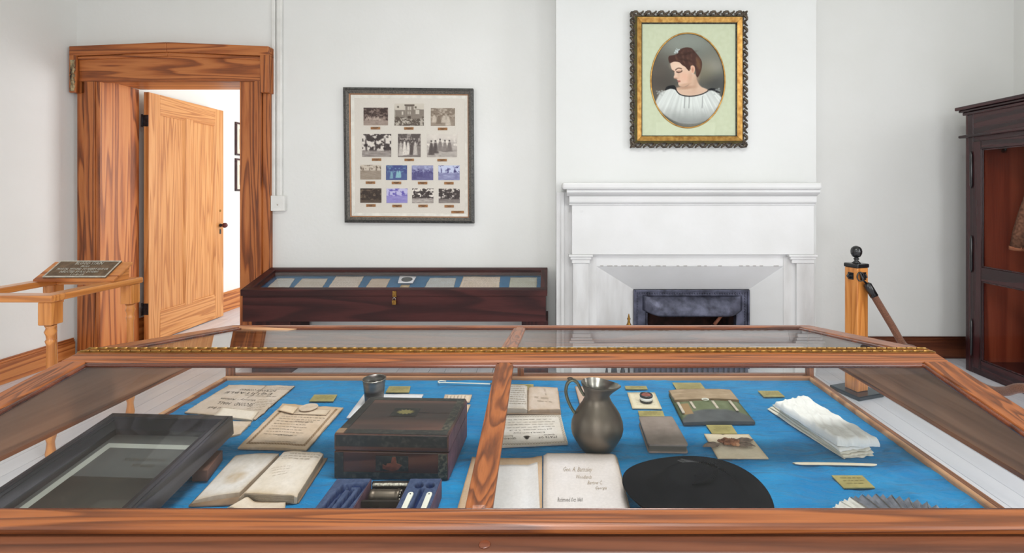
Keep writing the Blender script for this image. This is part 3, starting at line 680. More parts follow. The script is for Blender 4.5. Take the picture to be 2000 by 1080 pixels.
# fire tools
ft = thing('fire_tool_stand', 'fire tool stand with brass finial left of the fireplace', 'fire tools', (.60, 3.76, 0))
b = MB(); b.lathe([(.075, 0), (.075, .012), (.03, .025), (.012, .04)], (.60, 3.76, 0), 20); b.tube([(.60, 3.76, .03), (.60, 3.76, .44)], .008); b.build('stand', M['iron_dark'], ft)
b = MB(); b.lathe([(.008, .42), (.016, .43), (.02, .445), (.012, .46), (.009, .48), (.014, .492), (.008, .505), (.003, .53)], (.60, 3.76, 0), 14); b.build('finial', M['brass'], ft)
b = MB(); b.tube([(.42, 3.76, .43), (.60, 3.76, .41), (.66, 3.76, .42)], .006); b.build('cross_arm', M['iron_dark'], ft)
for xx, kind in ((.43, 0), (.485, 1), (.55, 2)):
    t = thing('fire_tool', ['iron poker hanging leftmost on the tool stand', 'iron shovel hanging in the middle of the tool stand', 'iron brush hanging nearest the pole of the tool stand'][kind], 'fire tool', (xx, 3.74, .03), 'fire tools on the stand')
    b = MB(); b.tube([(xx, 3.74, .12), (xx+.008, 3.745, .42)], .0055, 8); b.build('rod', M['iron_dark'], t)
    b = MB()
    if kind == 0: b.tube([(xx, 3.74, .13), (xx-.003, 3.74, .08), (xx, 3.74, .03)], [.006, .012, .002])
    elif kind == 1: b.hexa([(xx-.03, 3.73, .03), (xx+.03, 3.73, .03), (xx+.03, 3.735, .03), (xx-.03, 3.735, .03)], [(xx-.018, 3.745, .14), (xx+.018, 3.745, .14), (xx+.018, 3.75, .14), (xx-.018, 3.75, .14)])
    else: b.tube([(xx, 3.74, .14), (xx, 3.74, .10), (xx, 3.74, .035)], [.008, .018, .022])
    b.build('tool_head', M['iron_dark'], t)

# ------------------------------------------------------------------ photo collage frame on back wall (hangs slightly crooked)
YP = 4.315
TL, TR, BR, BL = at(671.5, 170.5, YP-.02), at(924.5, 173, YP-.02), at(926.5, 437, YP-.02), at(673.5, 434.5, YP-.02)
class Pic:                               # maps zoomed pixel positions of the frame face to the wall plane
    def __init__(s, y): s.y = y
    def __call__(s, zx, zy, d=0.0): return at(640+zx/3.6, 150+zy/3.6, s.y+d)
pf = thing('photo_collage_frame', 'grey wooden frame of fourteen old photographs on the wall', 'picture frame', at(799, 437, 4.33))
pc = Pic(YP)
OUT = [(112, 75), (1025, 84), (1031, 1031), (124, 1024)]; MID = [(130, 94), (1008, 103), (1013, 1012), (143, 1005)]; INN = [(150, 118), (990, 124), (993, 990), (160, 985)]
def mitre(name, A, B, ya, yb, depth, mat, parent, pcf, lab=None):
    for k in range(4):
        b = MB(); a0, a1, b0, b1 = A[k], A[(k+1) % 4], B[k], B[(k+1) % 4]
        f = [pcf(*a0)+Vector((0, ya, 0)), pcf(*a1)+Vector((0, ya, 0)), pcf(*b1)+Vector((0, yb, 0)), pcf(*b0)+Vector((0, yb, 0))]
        bk = [Vector((p.x, depth, p.z)) for p in f]
        b.hexa(bk, f); o = b.build(name, mat, parent, bevel=.0015)
        if lab: o['label'] = lab
mitre('outer_rail', OUT, MID, -.015, -.03, YB-.002, M['greyframe'], pf, pc)
mitre('inner_rail', MID, INN, -.022, -.008, YB-.002, plain('rubbed_grey', (110, 104, 96), (66, 64, 60), 90, .5), pf, pc)
mitre('copper_fillet', INN, [(158, 124), (984, 130), (987, 984), (166, 979)], -.006, -.002, YB-.004, M['copper_edge'], pf, pc)
b = MB(); q = [pc(150, 118, .008), pc(990, 124, .008), pc(993, 990, .008), pc(160, 985, .008)]
b.hexa([Vector((p.x, YB-.003, p.z)) for p in q], q); b.build('linen_mount', M['mat_linen'], pf)
mitre('mount_bevel', [(160, 125), (983, 131), (986, 983), (168, 978)], [(184, 148), (962, 153), (966, 962), (190, 957)], .002, .0065, YB-.005, plain('white_bevel', (236, 230, 222), None, 20, .8), pf, pc)
def sepia(dark, light): 
    d, l = np.array(dark, float), np.array(light, float)
    return lambda g: d+(l-d)*np.clip(g, 0, 1)[..., None]
def ph_people(pal, seed, n=7, bgd=.12, sky=.0, ground=.72, hz=.62, tall=.34, skirt=.75):
    def f(u, v):
        g = bgd+.45*ss(.42, .7, fbm(u*11, v*9, seed))*(1-.3*v)
        if sky: g = g*(1-sky*ss(.55, .1, v))+sky*.95*ss(.55, .1, v)
        g = g*(1-ss(hz, hz+.12, v))+ground*(.75+.35*fbm(u*9, v*14, seed+2))*ss(hz, hz+.12, v)
        rr = random.Random(seed)
        for k in range(n):
            x = .12+.78*(k+.3*rr.random())/n; y0 = hz-.10+rr.uniform(-.05, .05); hgt = tall*rr.uniform(.8, 1.1); b = rr.choice((skirt, skirt*.85, .25, skirt))
            bw = .045+.25/n
            body = np.maximum(0, 1-(np.abs(u-x)/(bw*(.5+.9*np.clip((v-y0)/hgt, 0, 1))))**4)*ss(y0-.01, y0+.02, v)*ss(y0+hgt, y0+hgt-.04, v)
            g = g*(1-body)+b*body*(.8+.4*fbm(u*30, v*24, seed+k))
            hd_ = ss(1.3, .7, np.hypot((u-x)/(.022+.03/n), (v-y0+.045)/.045)); g = g*(1-hd_)+(.55 if b > .4 else .62)*hd_
            ha = ss(1.3, .7, np.hypot((u-x)/(.024+.03/n), (v-y0+.085)/.03)); g = g*(1-ha)+.1*ha
        return pal(g)
    return f
def ph_trees(pal, seed, thr=.5, ground=.7, hz=.72, sky=.85, contrast=.08):
    def f(u, v):
        n = fbm(u*9, v*8, seed, 5); g = sky*ss(thr+contrast, thr-contrast, n)+.12
        tr_ = np.abs(np.sin((u*3.1+.2*fbm(u*3, v*3, seed+4))*PI))**24; g = g*(1-.8*tr_*ss(.1, .3, v))
        gg = ground*(.5+.6*fbm(u*6, v*26, seed+1)); m_ = ss(hz-.06, hz+.06, v); return pal(g*(1-m_)+gg*m_)
    return f
def ph_house(u, v):
    g = .92-.12*v+.05*fbm(u*5, v*5, 3)
    roof = .26+.0*u
    bl = ss(.28, .30, v)*ss(.02, .03, u)*ss(.37, .36, u)+ss(.24+.12*np.abs(u-.8), .26+.12*np.abs(u-.8), v)*ss(.6, .61, u)
    tw = ss(.36, .37, u)*ss(.66, .65, u)*ss(.06, .07, v); bl = np.clip(np.maximum(bl, tw), 0, 1)
    g = g*(1-bl)+(.42+.1*fbm(u*20, v*20, 8))*bl
    cap = ss(.33, .34, u)*ss(.69, .68, u)*ss(.04, .05, v)*ss(.11, .10, v); g = g*(1-cap)+.2*cap
    for x, y, w_, h_, c in ((.47, .22, .025, .08, .85), (.55, .22, .025, .08, .85), (.27, .43, .03, .08, .9), (.75, .38, .035, .1, .9), (.82, .38, .03, .1, .9), (.47, .42, .02, .07, .8), (.53, .42, .02, .07, .8), (.5, .70, .06, .13, .1), (.25, .70, .05, .09, .15), (.12, .15, .03, .05, .3), (.72, .17, .03, .05, .3)):
        m_ = ss(1.1, .9, np.maximum(np.abs(u-x)/w_, np.abs(v-y)/h_)); g = g*(1-m_)+c*m_
    s = ss(.62, .74, v+.18*np.abs(u-.5)-.12*fbm(u*9, v*6, 5)*2+.1); n = fbm(u*18, v*16, 12); g = g*(1-s)+(.18+.62*ss(.5, .62, n))*s
    t = ss(.1, .0, u+.1*fbm(u*9, v*9, 1))*ss(.1, .4, v); g = g*(1-.5*t)
    return sepia((62, 48, 40), (222, 212, 200))(g)
BR_ = sepia((44, 26, 24), (222, 202, 188)); BW = sepia((40, 28, 28), (232, 222, 214)); SE = sepia((98, 80, 66), (218, 204, 190)); BLU = sepia((52, 52, 120), (150, 200, 205)); IND = sepia((42, 32, 92), (200, 205, 232)); VIO = sepia((92, 78, 170), (196, 190, 226)); DK = sepia((44, 30, 24), (150, 130, 110))
photos = [(252, 217, 424, 341, ph_people(BR_, 3, 10, .10, hz=.66, tall=.2, skirt=.75)), (470, 188, 676, 344, ph_house), (725, 220, 895, 345, ph_people(SE, 9, 4, .3, hz=.52, ground=.5, tall=.5, skirt=.85)),
 (242, 402, 447, 563, ph_trees(BW, 21, .5, .75)), (494, 401, 654, 564, ph_people(BW, 14, 5, .25, hz=.45, ground=.5, tall=.6, skirt=.95)), (698, 404, 909, 565, ph_people(BW, 17, 5, .7, sky=.9, hz=.45, ground=.8, tall=.5, skirt=.5)),
 (229, 620, 375, 722, ph_trees(SE, 31, .62, .62, .38, .8)), (410, 622, 558, 726, ph_people(BLU, 33, 6, .15, hz=.5, ground=.3, tall=.5, skirt=.9)), (591, 623, 742, 727, ph_people(IND, 36, 5, .2, sky=.6, hz=.5, ground=.4, tall=.45, skirt=.3)), (778, 623, 928, 727, ph_trees(IND, 38, .6, .8, .5, .9)),
 (229, 784, 378, 886, ph_trees(DK, 41, .42, .5, .8, .5)), (413, 785, 561, 887, ph_trees(VIO, 43, .55, .7, .5, .9)), (594, 785, 744, 888, ph_trees(BW, 46, .46, .85, .66, 1.0)), (780, 786, 929, 888, ph_trees(BW, 49, .42, .6, .72, .8))]
for i, (x0, y0, x1, y1, fn) in enumerate(photos):
    canvas_mesh('photograph', lambda u, v, x0=x0, y0=y0, x1=x1, y1=y1: pc(x0+(x1-x0)*u, y0+(y1-y0)*v, .0055), 56, 44, fn, M['photo'], pf)
    mitre_in = None
M['plate_br'] = plain('name_plate_brass', (176, 124, 78), (140, 96, 60), 90, .5, metal=.3)
for i, (x, y, w_) in enumerate([(335, 361, 67), (570, 363, 67), (808, 366, 67), (343, 582, 67), (573, 584, 67), (804, 586, 67), (300, 744, 67), (483, 746, 67), (667, 747, 67), (852, 748, 67), (303, 905, 67), (487, 908, 67), (670, 908, 67), (854, 910, 67), (913, 951, 90)]):
    b = MB(); q = Quad(pc(x-w_/2, y-9, .003), pc(x+w_/2, y-9, .003), pc(x+w_/2, y+9, .003), pc(x-w_/2, y+9, .003))
    b.hexa([p+Vector((0, .004, 0)) for p in q.c], q.c); o = b.build('name_plate', M['plate_br'], pf, bevel=.003)
    b = MB()
    for k in range(2):
        aa = .2+.15*k
        b.add([pc(x-w_/2+w_*aa, y-4+k*6, .0022), pc(x+w_/2-w_*aa, y-4+k*6, .0022), pc(x+w_/2-w_*aa, y-1+k*6, .0022), pc(x-w_/2+w_*aa, y-1+k*6, .0022)], [(0, 1, 2, 3)])
    b.build('engraving', M['ink'], o)
b = MB(); q = [pc(152, 120, -.001), pc(988, 126, -.001), pc(991, 988, -.001), pc(162, 983, -.001)]; b.hexa([p+Vector((0, .0015, 0)) for p in q], q); b.build('picture_glass', M['glass_pic'], pf)

# ------------------------------------------------------------------ portrait in ornate frame on the chimney breast
YQ = YC-.045
class PP:
    def __init__(s, y): s.y = y
    def __call__(s, zx, zy, d=0.0): return at(1200+zx/3.483, zy/3.483, s.y+d)
pq = PP(YQ)
po = thing('portrait_frame', 'ornate pierced frame with oval portrait of a woman in white', 'portrait', at(1344, 290, YC))
mitre('frame_board', [(132, 104), (878, 104), (878, 978), (132, 978)], [(152, 124), (862, 124), (862, 960), (152, 960)], .01, -.008, YC-.002, M['olive'], po, pq)
mitre('gold_rail', [(152, 124), (862, 124), (862, 960), (152, 960)], [(183, 156), (832, 156), (832, 928), (183, 928)], -.03, -.012, YC-.002, M['gold'], po, pq)
mitre('beaded_edge', [(183, 156), (832, 156), (832, 928), (183, 928)], [(190, 163), (825, 163), (825, 921), (190, 921)], -.01, .002, YC-.002, M['inlay'], po, pq)
# oval mount
cx_, cy_, rx_, ry_ = 500, 547, 252, 322
b = MB(); _an = sorted([2*PI*k/92 for k in range(92)]+[math.atan2(yy-cy_, xx-cx_) % (2*PI) for xx in (190, 825) for yy in (163, 921)]); n = 96
for k in range(n):
    t = _an[k]; c, s_ = math.cos(t), math.sin(t); kk = min((825-cx_)/abs(c) if abs(c) > 1e-6 else 1e9, (921-cy_ if s_ > 0 else cy_-163)/abs(s_) if abs(s_) > 1e-6 else 1e9, (cx_-190)/abs(c) if c < -1e-6 else 1e9)
    b.v.append(tuple(pq(cx_+rx_*c, cy_+ry_*s_, .006))); b.v.append(tuple(pq(cx_+kk*c, cy_+kk*s_, .006)))
for k in range(n):
    a = 2*k; c = 2*((k+1) % n); b.f.append([a, a+1, c+1, c]); b.sm.append(False); b.mi.append(0)
mo = b.build('green_mount', M['mat_green'], po); md = mo.modifiers.new('s', 'SOLIDIFY'); md.thickness = .003
b = MB(); b.box(*(lambda p, q: (p.x, q.x, YC-.03, YC-.004, q.z, p.z))(pq(160, 130), pq(850, 950))); b.build('backing_board', M['olive'], po)
b = MB(); b.tube([pq(cx_+rx_*math.cos(2*PI*k/90), cy_+ry_*math.sin(2*PI*k/90), .004) for k in range(91)], .006, 6, caps=False); b.build('oval_gold_edge', M['gold'], po)
def portrait(u, v):
    X = 50+u*780; Y = 40+v*1000; c = Canvas(X, Y, (104, 104, 98))
    n = fbm(X/260, Y/220, 5); c.C *= (.78+.42*n)[..., None]
    c.blob(430, 130, 330, 150, (150, 156, 148), .75, 1.0); c.blob(650, 430, 150, 110, (156, 152, 138), .8, 1.2, -.7); c.blob(740, 380, 120, 60, (150, 148, 138), .5, 1.1, -.5)
    c.blob(110, 520, 160, 260, (84, 74, 68), .7, .9); c.blob(690, 570, 160, 80, (66, 66, 66), .8, 1.1); c.blob(210, 560, 150, 60, (74, 68, 64), .6, 1.1); c.blob(600, 470, 90, 90, (112, 104, 84), .5, 1.0)
    c.poly([(470, 470), (520, 480), (535, 540), (575, 600), (650, 640), (600, 700), (500, 715), (420, 710), (350, 680), (310, 625), (360, 606), (430, 596), (455, 560)], (214, 182, 160), 8)
    c.blob(420, 612, 80, 16, (170, 130, 108), .7, .9, -.1); c.blob(520, 560, 26, 90, (186, 148, 124), .55, .9, .25); c.blob(480, 660, 110, 20, (206, 170, 150), .5, .9)
    c.poly([(262, 362), (300, 342), (360, 342), (430, 398), (470, 430), (500, 470), (492, 520), (455, 572), (410, 598), (368, 600), (347, 588), (340, 570), (344, 556), (333, 548), (338, 538), (328, 530), (322, 518), (300, 515), (295, 500), (303, 470), (292, 442), (276, 425), (264, 390)], (222, 188, 166), 4, k=4)
    c.blob(405, 500, 50, 42, (226, 172, 150), .6, .9); c.blob(330, 390, 60, 34, (234, 206, 186), .6, .9); c.blob(400, 585, 60, 14, (186, 146, 122), .6, .9, -.2); c.blob(318, 516, 20, 8, (180, 130, 108), .7, .8); c.blob(345, 480, 12, 40, (206, 168, 146), .6, .9)
    c.blob(465, 520, 24, 70, (190, 148, 124), .5, .9, .2)
    c.poly([(246, 350), (238, 310), (250, 285), (290, 278), (330, 262), (345, 230), (380, 208), (430, 197), (480, 208), (512, 242), (552, 290), (582, 340), (584, 400), (568, 460), (542, 505), (526, 490), (518, 440), (508, 395), (490, 380), (468, 396), (455, 440), (432, 422), (412, 398), (382, 380), (352, 352), (300, 345), (262, 358)], (72, 46, 40), 4)
    st = fbm((X*.6+Y*.9)/60, (X-Y*.4)/14, 8)
    hm = ss(3, -3, sdist(X, Y, smooth_poly([(255, 340), (262, 295), (330, 270), (430, 205), (505, 245), (570, 340), (565, 440), (535, 480), (510, 395), (440, 390), (350, 340)], 4)))*ss(.5, .75, st); c.mix(hm*.5, (118, 84, 66))
    c.blob(550, 370, 18, 60, (126, 92, 62), .7, .9, -.15); c.blob(430, 262, 80, 12, (52, 32, 28), .7, .9, -.25); c.blob(420, 330, 60, 10, (50, 30, 27), .6, .9, .2)
    c.poly([(470, 392), (488, 384), (508, 396), (512, 430), (502, 462), (486, 472), (476, 450), (470, 420)], (226, 178, 152), 4); c.blob(490, 428, 8, 22, (176, 118, 98), .7, .8); c.blob(488, 468, 6, 6, (200, 200, 196), .6)
    c.stroke([(314, 430), (332, 415), (352, 412), (374, 418)], 6, (84, 56, 48), .85); c.stroke([(326, 450), (344, 456), (366, 450), (378, 440)], 7, (64, 42, 38), .9); c.blob(350, 444, 22, 8, (168, 126, 108), .8, .6); c.stroke([(286, 436), (296, 444), (300, 448)], 5, (70, 48, 42), .7)
    c.blob(346, 543, 16, 6, (176, 98, 92), .85, .6, -.1); c.blob(352, 553, 12, 5, (190, 116, 106), .8, .6); c.stroke([(334, 547), (350, 548), (364, 545)], 2.5, (110, 60, 56), .8)
    dr = [(108, 770), (130, 710), (160, 665), (210, 640), (265, 622), (312, 632), (350, 672), (400, 694), (460, 700), (520, 694), (590, 676), (640, 650), (690, 640), (740, 668), (775, 700), (812, 750), (760, 860), (680, 930), (560, 975), (440, 985), (320, 965), (210, 900), (140, 830)]
    dm = ss(10, -10, sdist(X, Y, smooth_poly(dr, 4))); fade = ss(1010, 790, Y+40*fbm(X/60, Y/60, 3))
    fold = fbm((X-440)/(14+.05*np.abs(Y-600)), Y/420, 22); shade = 150+86*fade*(.55+.75*(fold-.25))
    dc = np.stack([shade*.985, shade, shade*.99], -1); c.C = c.C*(1-dm[..., None])+dc*dm[..., None]
    for x in (408, 456, 592): c.stroke([(x, 700), (x-2, 760), (x-6, 820)], 6, (120, 122, 122), .5)
    c.stroke([(312, 628), (350, 676), (400, 695), (460, 701), (520, 695), (590, 677), (645, 648)], 6, (34, 32, 34), .95)
    c.poly([(205, 640), (220, 605), (255, 590), (300, 590), (325, 632), (300, 630), (265, 622), (235, 630)], (28, 28, 32), 5); c.poly([(640, 640), (680, 616), (735, 628), (770, 668), (740, 660), (700, 642), (660, 640)], (28, 28, 32), 5)
    for k in range(26):
        rr = random.Random(k); sx = rr.choice((0, 1)); x, y = ((120+rr.random()*90, 700-rr.random()*70) if sx == 0 else (690+rr.random()*80, 615+rr.random()*70)); c.blob(x, y, 9, 7, (168, 172, 170), .6, .8)
    for k in range(16):
        rr = random.Random(k+90); c.blob(325+rr.gauss(0, 15), 230+rr.gauss(0, 14), 5, 4, (210, 220, 222), .85, .7)
    for k in range(5): c.stroke([(305+k*5, 262-k*3), (318+k*6, 240-k*3), (345+k*2, 225-k*3)], 3, (190, 200, 204), .5)
    return c.C
_sq = lambda u, v: pq((1260+(50+u*780)/5.27-1200)*3.483, (55+(40+v*1000)/5.27)*3.483, .0095)
canvas_mesh('portrait_picture', _sq, 190, 244, portrait, M['pastel'], po)
b = MB(); q = [pq(186, 160, -.001), pq(829, 160, -.001), pq(829, 925, -.001), pq(186, 925, -.001)]; b.hexa([p+Vector((0, .0015, 0)) for p in q], q); b.build('picture_glass', M['glass_pic'], po)
# pierced rococo scrolls round the edge
def scroll_mb(L, w_):
    b = MB()
    def P(x, y, z=0): return Vector((x*L, z, y*w_))
    b.tube([P(.0, .05), P(.12, .3), P(.2, .62, -.006), P(.34, .88, -.01), P(.5, .92, -.008), P(.58, .78, -.006), P(.52, .64, -.01)], [.005, .009, .011, .011, .009, .007, .005], 6)
    b.tube([P(.52, .64), P(.66, .52, -.004), P(.82, .6, -.006), P(1.0, .9, -.008)], [.006, .009, .009, .006], 6)
    b.tube([P(.66, .5), P(.74, .25), P(1.0, .05)], [.008, .010, .006], 6)
    b.tube([P(.16, .1), P(.4, .2, -.004), P(.7, .12)], [.007, .010, .007], 6)
    for x, y, r in ((.22, .9, .0065), (.42, 1.0, .006), (.9, .8, .0075), (.98, 1.0, .006), (.08, .55, .007), (.62, .3, .007), (.3, .3, .006), (.8, .32, .0055)):
        b.ball(P(x, y, -.004), (r*1.3, r, r), 7, 5)
    return b
def place_scrolls(p0, p1, n, ax, inner):
    """p0,p1 ends of the outer line of the band (world), ax: outward direction"""
    L = (p1-p0).length/n; w_ = inner; d = (p1-p0).normalized()
    b0 = scroll_mb(L, w_)
    R = Matrix(((d.x, 0, ax.x, 0), (0, 1, 0, 0), (d.z, 0, ax.z, 0), (0, 0, 0, 1)))
    first = None
    for k in range(n):
        o0 = p0+d*L*k-ax*w_
        if first is None:
            b0.xf(Matrix.Translation(o0) @ R); first = b0.build('scroll', M['bronze_frame'], po); base = o0
        else:
            c = first.copy(); COL.objects.link(c); c.location = o0-base
c00, c10, c11, c01 = pq(108, 78, .012), pq(902, 78, .012), pq(902, 1004, .012), pq(108, 1004, .012)
wd = .043
place_scrolls(c00, c10, 9, Vector((0, 0, 1)), wd); place_scrolls(c11, c01, 9, Vector((0, 0, -1)), wd)
place_scrolls(c01+Vector((0, 0, .02)), c00-Vector((0, 0, .02)), 11, Vector((-1, 0, 0)), wd); place_scrolls(c10-Vector((0, 0, .02)), c11+Vector((0, 0, .02)), 11, Vector((1, 0, 0)), wd)
for c, sx, sz in ((c00, 1, -1), (c10, -1, -1), (c11, -1, 1), (c01, 1, 1)):
    b = MB()
    for dx, dz, r in ((.012, .012, .013), (.03, .006, .009), (.006, .03, .009), (.026, .026, .011)): b.ball(c+Vector((sx*dx, -.004, sz*dz)), (r, r*.7, r), 8, 6)
    b.build('corner_leaf', M['bronze_frame'], po)

# ------------------------------------------------------------------ dark brown sloping display case against the back wall
bc = thing('wall_display_case', 'long dark brown case with sloping glass lid below the photo frame', 'display case', (-1.24, 4.1, 0))
bx0, bx1, by0, by1 = -2.455, -.025, 3.89, 4.315
bz0, bz1 = Z_(566, by0), Z_(522, by1)
zl = lambda y: bz0+(bz1-bz0)*(y-by0)/(by1-by0)
b = MB(); b.slope(bx0+.012, bx1-.012, by0+.012, by0+.03, zl, -.05, -.05-(zl(by0)-.05-.43)); b.build('front_board', M['brown_x'], bc)
for xa, xb in ((bx0+.012, bx0+.03), (bx1-.03, bx1-.012)):
    b = MB(); b.hexa([(xa, by0+.03, .43), (xb, by0+.03, .43), (xb, by1, .43), (xa, by1, .43)], [(xa, by0+.03, zl(by0+.03)-.05), (xb, by0+.03, zl(by0+.03)-.05), (xb, by1, zl(by1)-.05), (xa, by1, zl(by1)-.05)]); b.build('side_board', M['brown_y'], bc)
b = MB(); b.box(bx0+.03, bx1-.03, by0+.03, by1, .43, .45); b.build('bottom_board', M['brown_x'], bc)
b = MB(); b.slope(bx0+.03, bx1-.03, by0+.03, by1-.015, zl, -.065, -.075); b.build('blue_lining', M['blue_dull'], bc)
b = MB(); b.slope(bx0, bx1, by0, by0+.045, zl, 0, -.05); b.build('lid_rail', M['brown_x'], bc, bevel=.004)
b = MB(); b.slope(bx0, bx1, by1-.05, by1, zl, 0, -.05); b.build('lid_rail', M['brown_x'], bc, bevel=.004)
for xa, xb in ((bx0, bx0+.07), (bx1-.055, bx1)):
    b = MB(); b.slope(xa, xb, by0+.045, by1-.05, zl, 0, -.05); b.build('lid_stile', M['brown_y'], bc, bevel=.004)
b = MB(); b.slope(bx0+.07, bx1-.055, by0+.045, by1-.05, zl, -.012, -.016); b.build('lid_glass', M['glass_pic'], bc)
for xa, xb in ((X_(484, 3.9), X_(560, 3.9)), (X_(1018, 3.9), X_(1085, 3.9)-.06)):
    b = MB(); b.box(xa, xb, by0+.06, by1-.04, 0, .43); b.build('pedestal', M['brown_z'], bc, bevel=.004)
lx = X_(770, 3.88)
b = MB(); b.box(lx-.015, lx+.015, 3.884, 3.889, zl(by0)-.055, zl(by0)-.01); b.tube([(lx, 3.882, zl(by0)-.02), (lx, 3.878, zl(by0)-.02)], .006); b.build('hasp', M['brass'], bc)
pk = thing('padlock', 'small brass padlock on the front of the dark brown case', 'padlock', (lx, 3.875, zl(by0)-.115))
b = MB(); b.box(lx-.016, lx+.016, 3.87, 3.887, zl(by0)-.115, zl(by0)-.08); b.build('lock_body', M['brass'], pk, bevel=.003)
b = MB(); b.tube([(lx+.011*math.cos(t), 3.878, zl(by0)-.08+.022*math.sin(t)) for t in [PI*k/8 for k in range(9)]], .003, 6); b.build('shackle', M['silver'], pk)
def onlid(x, y, d=-.064):            # photo position -> point on the blue lining of this case
    # plane z = zl(Y)+d
    s_ = (bz1-bz0)/(by1-by0); k = (y-CY)/F
    Y = (H-(bz0+d)+s_*by0)/(k+s_)
    return Vector(((x-CX)*Y/F, Y, H-k*Y))
docs = [((541, 544), (577, 544), (565, 562), (522, 562), (206, 206, 196), 'faded grey letter at the left end of the sloping case'),
        ((590, 544.5), (641, 544.5), (630, 562.7), (572, 562.7), (206, 196, 178), 'tan letter second from the left in the sloping case'),
        ((656, 540), (712, 540), (699, 563), (640, 563), (212, 198, 180), 'larger tan letter with torn edge between two narrow ones in the sloping case'),
        ((726, 544.5), (763, 544.5), (754, 563), (713, 563), (206, 186, 162), 'small brown letter left of the oval picture in the sloping case'),
        ((839, 543), (892, 543), (887, 563), (828, 563), (192, 194, 186), 'grey lined letter right of the oval picture in the sloping case'),
        ((904, 540), (978, 541), (976, 564), (895, 564), (220, 202, 180), 'wide tan deed with a centre crease in the sloping case'),
        ((996, 542), (1050, 542), (1049, 564.5), (993, 564.5), (188, 188, 168), 'olive grey printed page at the right end of the sloping case')]
for i, (a, b_, c, d, col, lab) in enumerate(docs):
    q = Quad(*[onlid(*p) for p in (a, b_, c, d)])
    t = thing('old_document', lab, 'document', q.P(.5, .5), 'old papers in the sloping case')
    sheet('paper', q, wavy(.004, i, .0015), 20, 14, M['paint'], t, paper_col(col, 10, i), edge=ragged(.03, i))
    w_ = MB()
    for k in range(9): scribble(w_, q, .08, .1+k*.095, .92, .1+k*.095, .03, i*20+k, h=.0062, wt=.12)
    e = w_.build('handwriting', M['ink_light'], t); e['kind'] = 'stuff'
q = Quad(onlid(781, 542), onlid(813, 543.5), onlid(806, 556), onlid(777, 556))
t = thing('oval_photograph', 'white card with dark oval picture in the middle of the sloping case', 'photograph', q.P(.5, .5))
sheet('card', q, lambda u, v: .016+0*u, 4, 4, M['paint'], t, paper_col((236, 234, 230), 3, 1, 2), base=.012)
b = MB(); n = 28; b.add([q.P(.52+.36*math.cos(2*PI*k/n), .52+.36*math.sin(2*PI*k/n), .0166) for k in range(n)], [list(range(n))]); b.build('oval_picture', M['slate'], t)
q = Quad(onlid(784, 556.5), onlid(801, 556.5), onlid(798, 563), onlid(780, 563))
tag(sheet('caption_card', q, lambda u, v: .003+0*u, 3, 3, M['paint'], None, paper_col((196, 176, 140), 4, 2)), 'small tan caption card below the oval picture in the sloping case', 'card')

# ------------------------------------------------------------------ large display case in the foreground
CX0, CX1 = -1.157, .942
RY0, RY1, RZ = 1.203, 1.227, 1.062
FY0, FY1 = .700, 1.787
zfL = lambda y: RZ-.1705*(RY0-y)          # front lid surface
zbL = lambda y: RZ-.161*(y-RY1)           # back lid surface
dc = thing('display_case', 'large brown wooden display case with gabled hinged glass lids', 'display case', ((CX0+CX1)/2, 1.24, 0))
IX0, IX1, IY0, IY1 = -1.125, .897, .735, 1.706
# body below the bed
b = MB(); b.box(CX0+.01, CX1-.01, .69, .715, .60, BED+.004); b.build('front_apron', M['case_x'], dc, bevel=.004)
b = MB(); b.box(CX0+.01, CX1-.01, 1.745, 1.77, .60, BED+.004); b.build('back_apron', M['case_x'], dc, bevel=.004)
for xa, xb in ((CX0+.01, CX0+.035), (CX1-.035, CX1-.01)):
    b = MB(); b.box(xa, xb, .715, 1.745, .60, BED+.004); b.build('side_apron', M['case_y'], dc, bevel=.003)
b = MB(); b.box(CX0+.035, CX1-.035, .715, 1.745, BED-.03, BED-.008); b.build('bed_board', M['case_x'], dc)
for lx_ in (CX0+.05, CX1-.05):
    for ly_ in (.73, 1.73):
        b = MB(); b.lathe([(.024, 0), (.028, .02), (.02, .06), (.026, .3), (.032, .48), (.024, .5), (.034, .53), (.036, .6)], (lx_, ly_, 0), 16); b.build('leg', M['case_z'], dc)
# blue cloth
us, vs = np.meshgrid(np.linspace(0, 1, 240), np.linspace(0, 1, 120))
Xc = IX0-.01+(IX1-IX0+.02)*us; Yc_ = IY0-.02+(IY1-IY0+.03)*vs
wr = .0022*fbm(Xc*9, Yc_*9, 4)+.0035*np.abs(np.sin(fbm(Xc*2.2, Yc_*5, 9)*26))**6*ss(.35, .7, fbm(Xc*2, Yc_*2, 33))+.0035*np.exp(-((Yc_-IY1-.004)/.02)**2)*fbm(Xc*7, Yc_, 2)
rg = .0036*np.abs(np.sin((Xc*1.2+Yc_*.9+.10*fbm(Xc*3, Yc_*3, 6))*46))**3*ss(.45, .8, Xc)*ss(1.35, 1.1, Yc_)
b = MB(); b.v = [tuple(p) for p in np.stack([Xc, Yc_, BED+np.minimum(-.0045+wr+rg, -.0004-.0*wr)], -1).reshape(-1, 3)]
for j in range(119):
    for i in range(239): a = j*240+i; b.f.append([a, a+1, a+241, a+240]); b.sm.append(True); b.mi.append(0)
ck = b.build('blue_cloth', M['blue'], dc); ck['label'] = 'crumpled bright blue cloth'
# bead round the cloth
def bead(name, x0, x1, y0, y1):
    b = MB(); b.box(x0, x1, y0, y1, BED-.006, BED+.010); return b.build(name, M['case_tan'], dc, bevel=.004)
bead('inner_bead', IX0-.012, IX1+.012, IY1, IY1+.014); bead('inner_bead', IX0-.012, IX0, IY0, IY1); bead('inner_bead', IX1, IX1+.012, IY0, IY1)
for a in ((CX0+.035, IX0-.012), (IX1+.012, CX1-.035)):
    pass
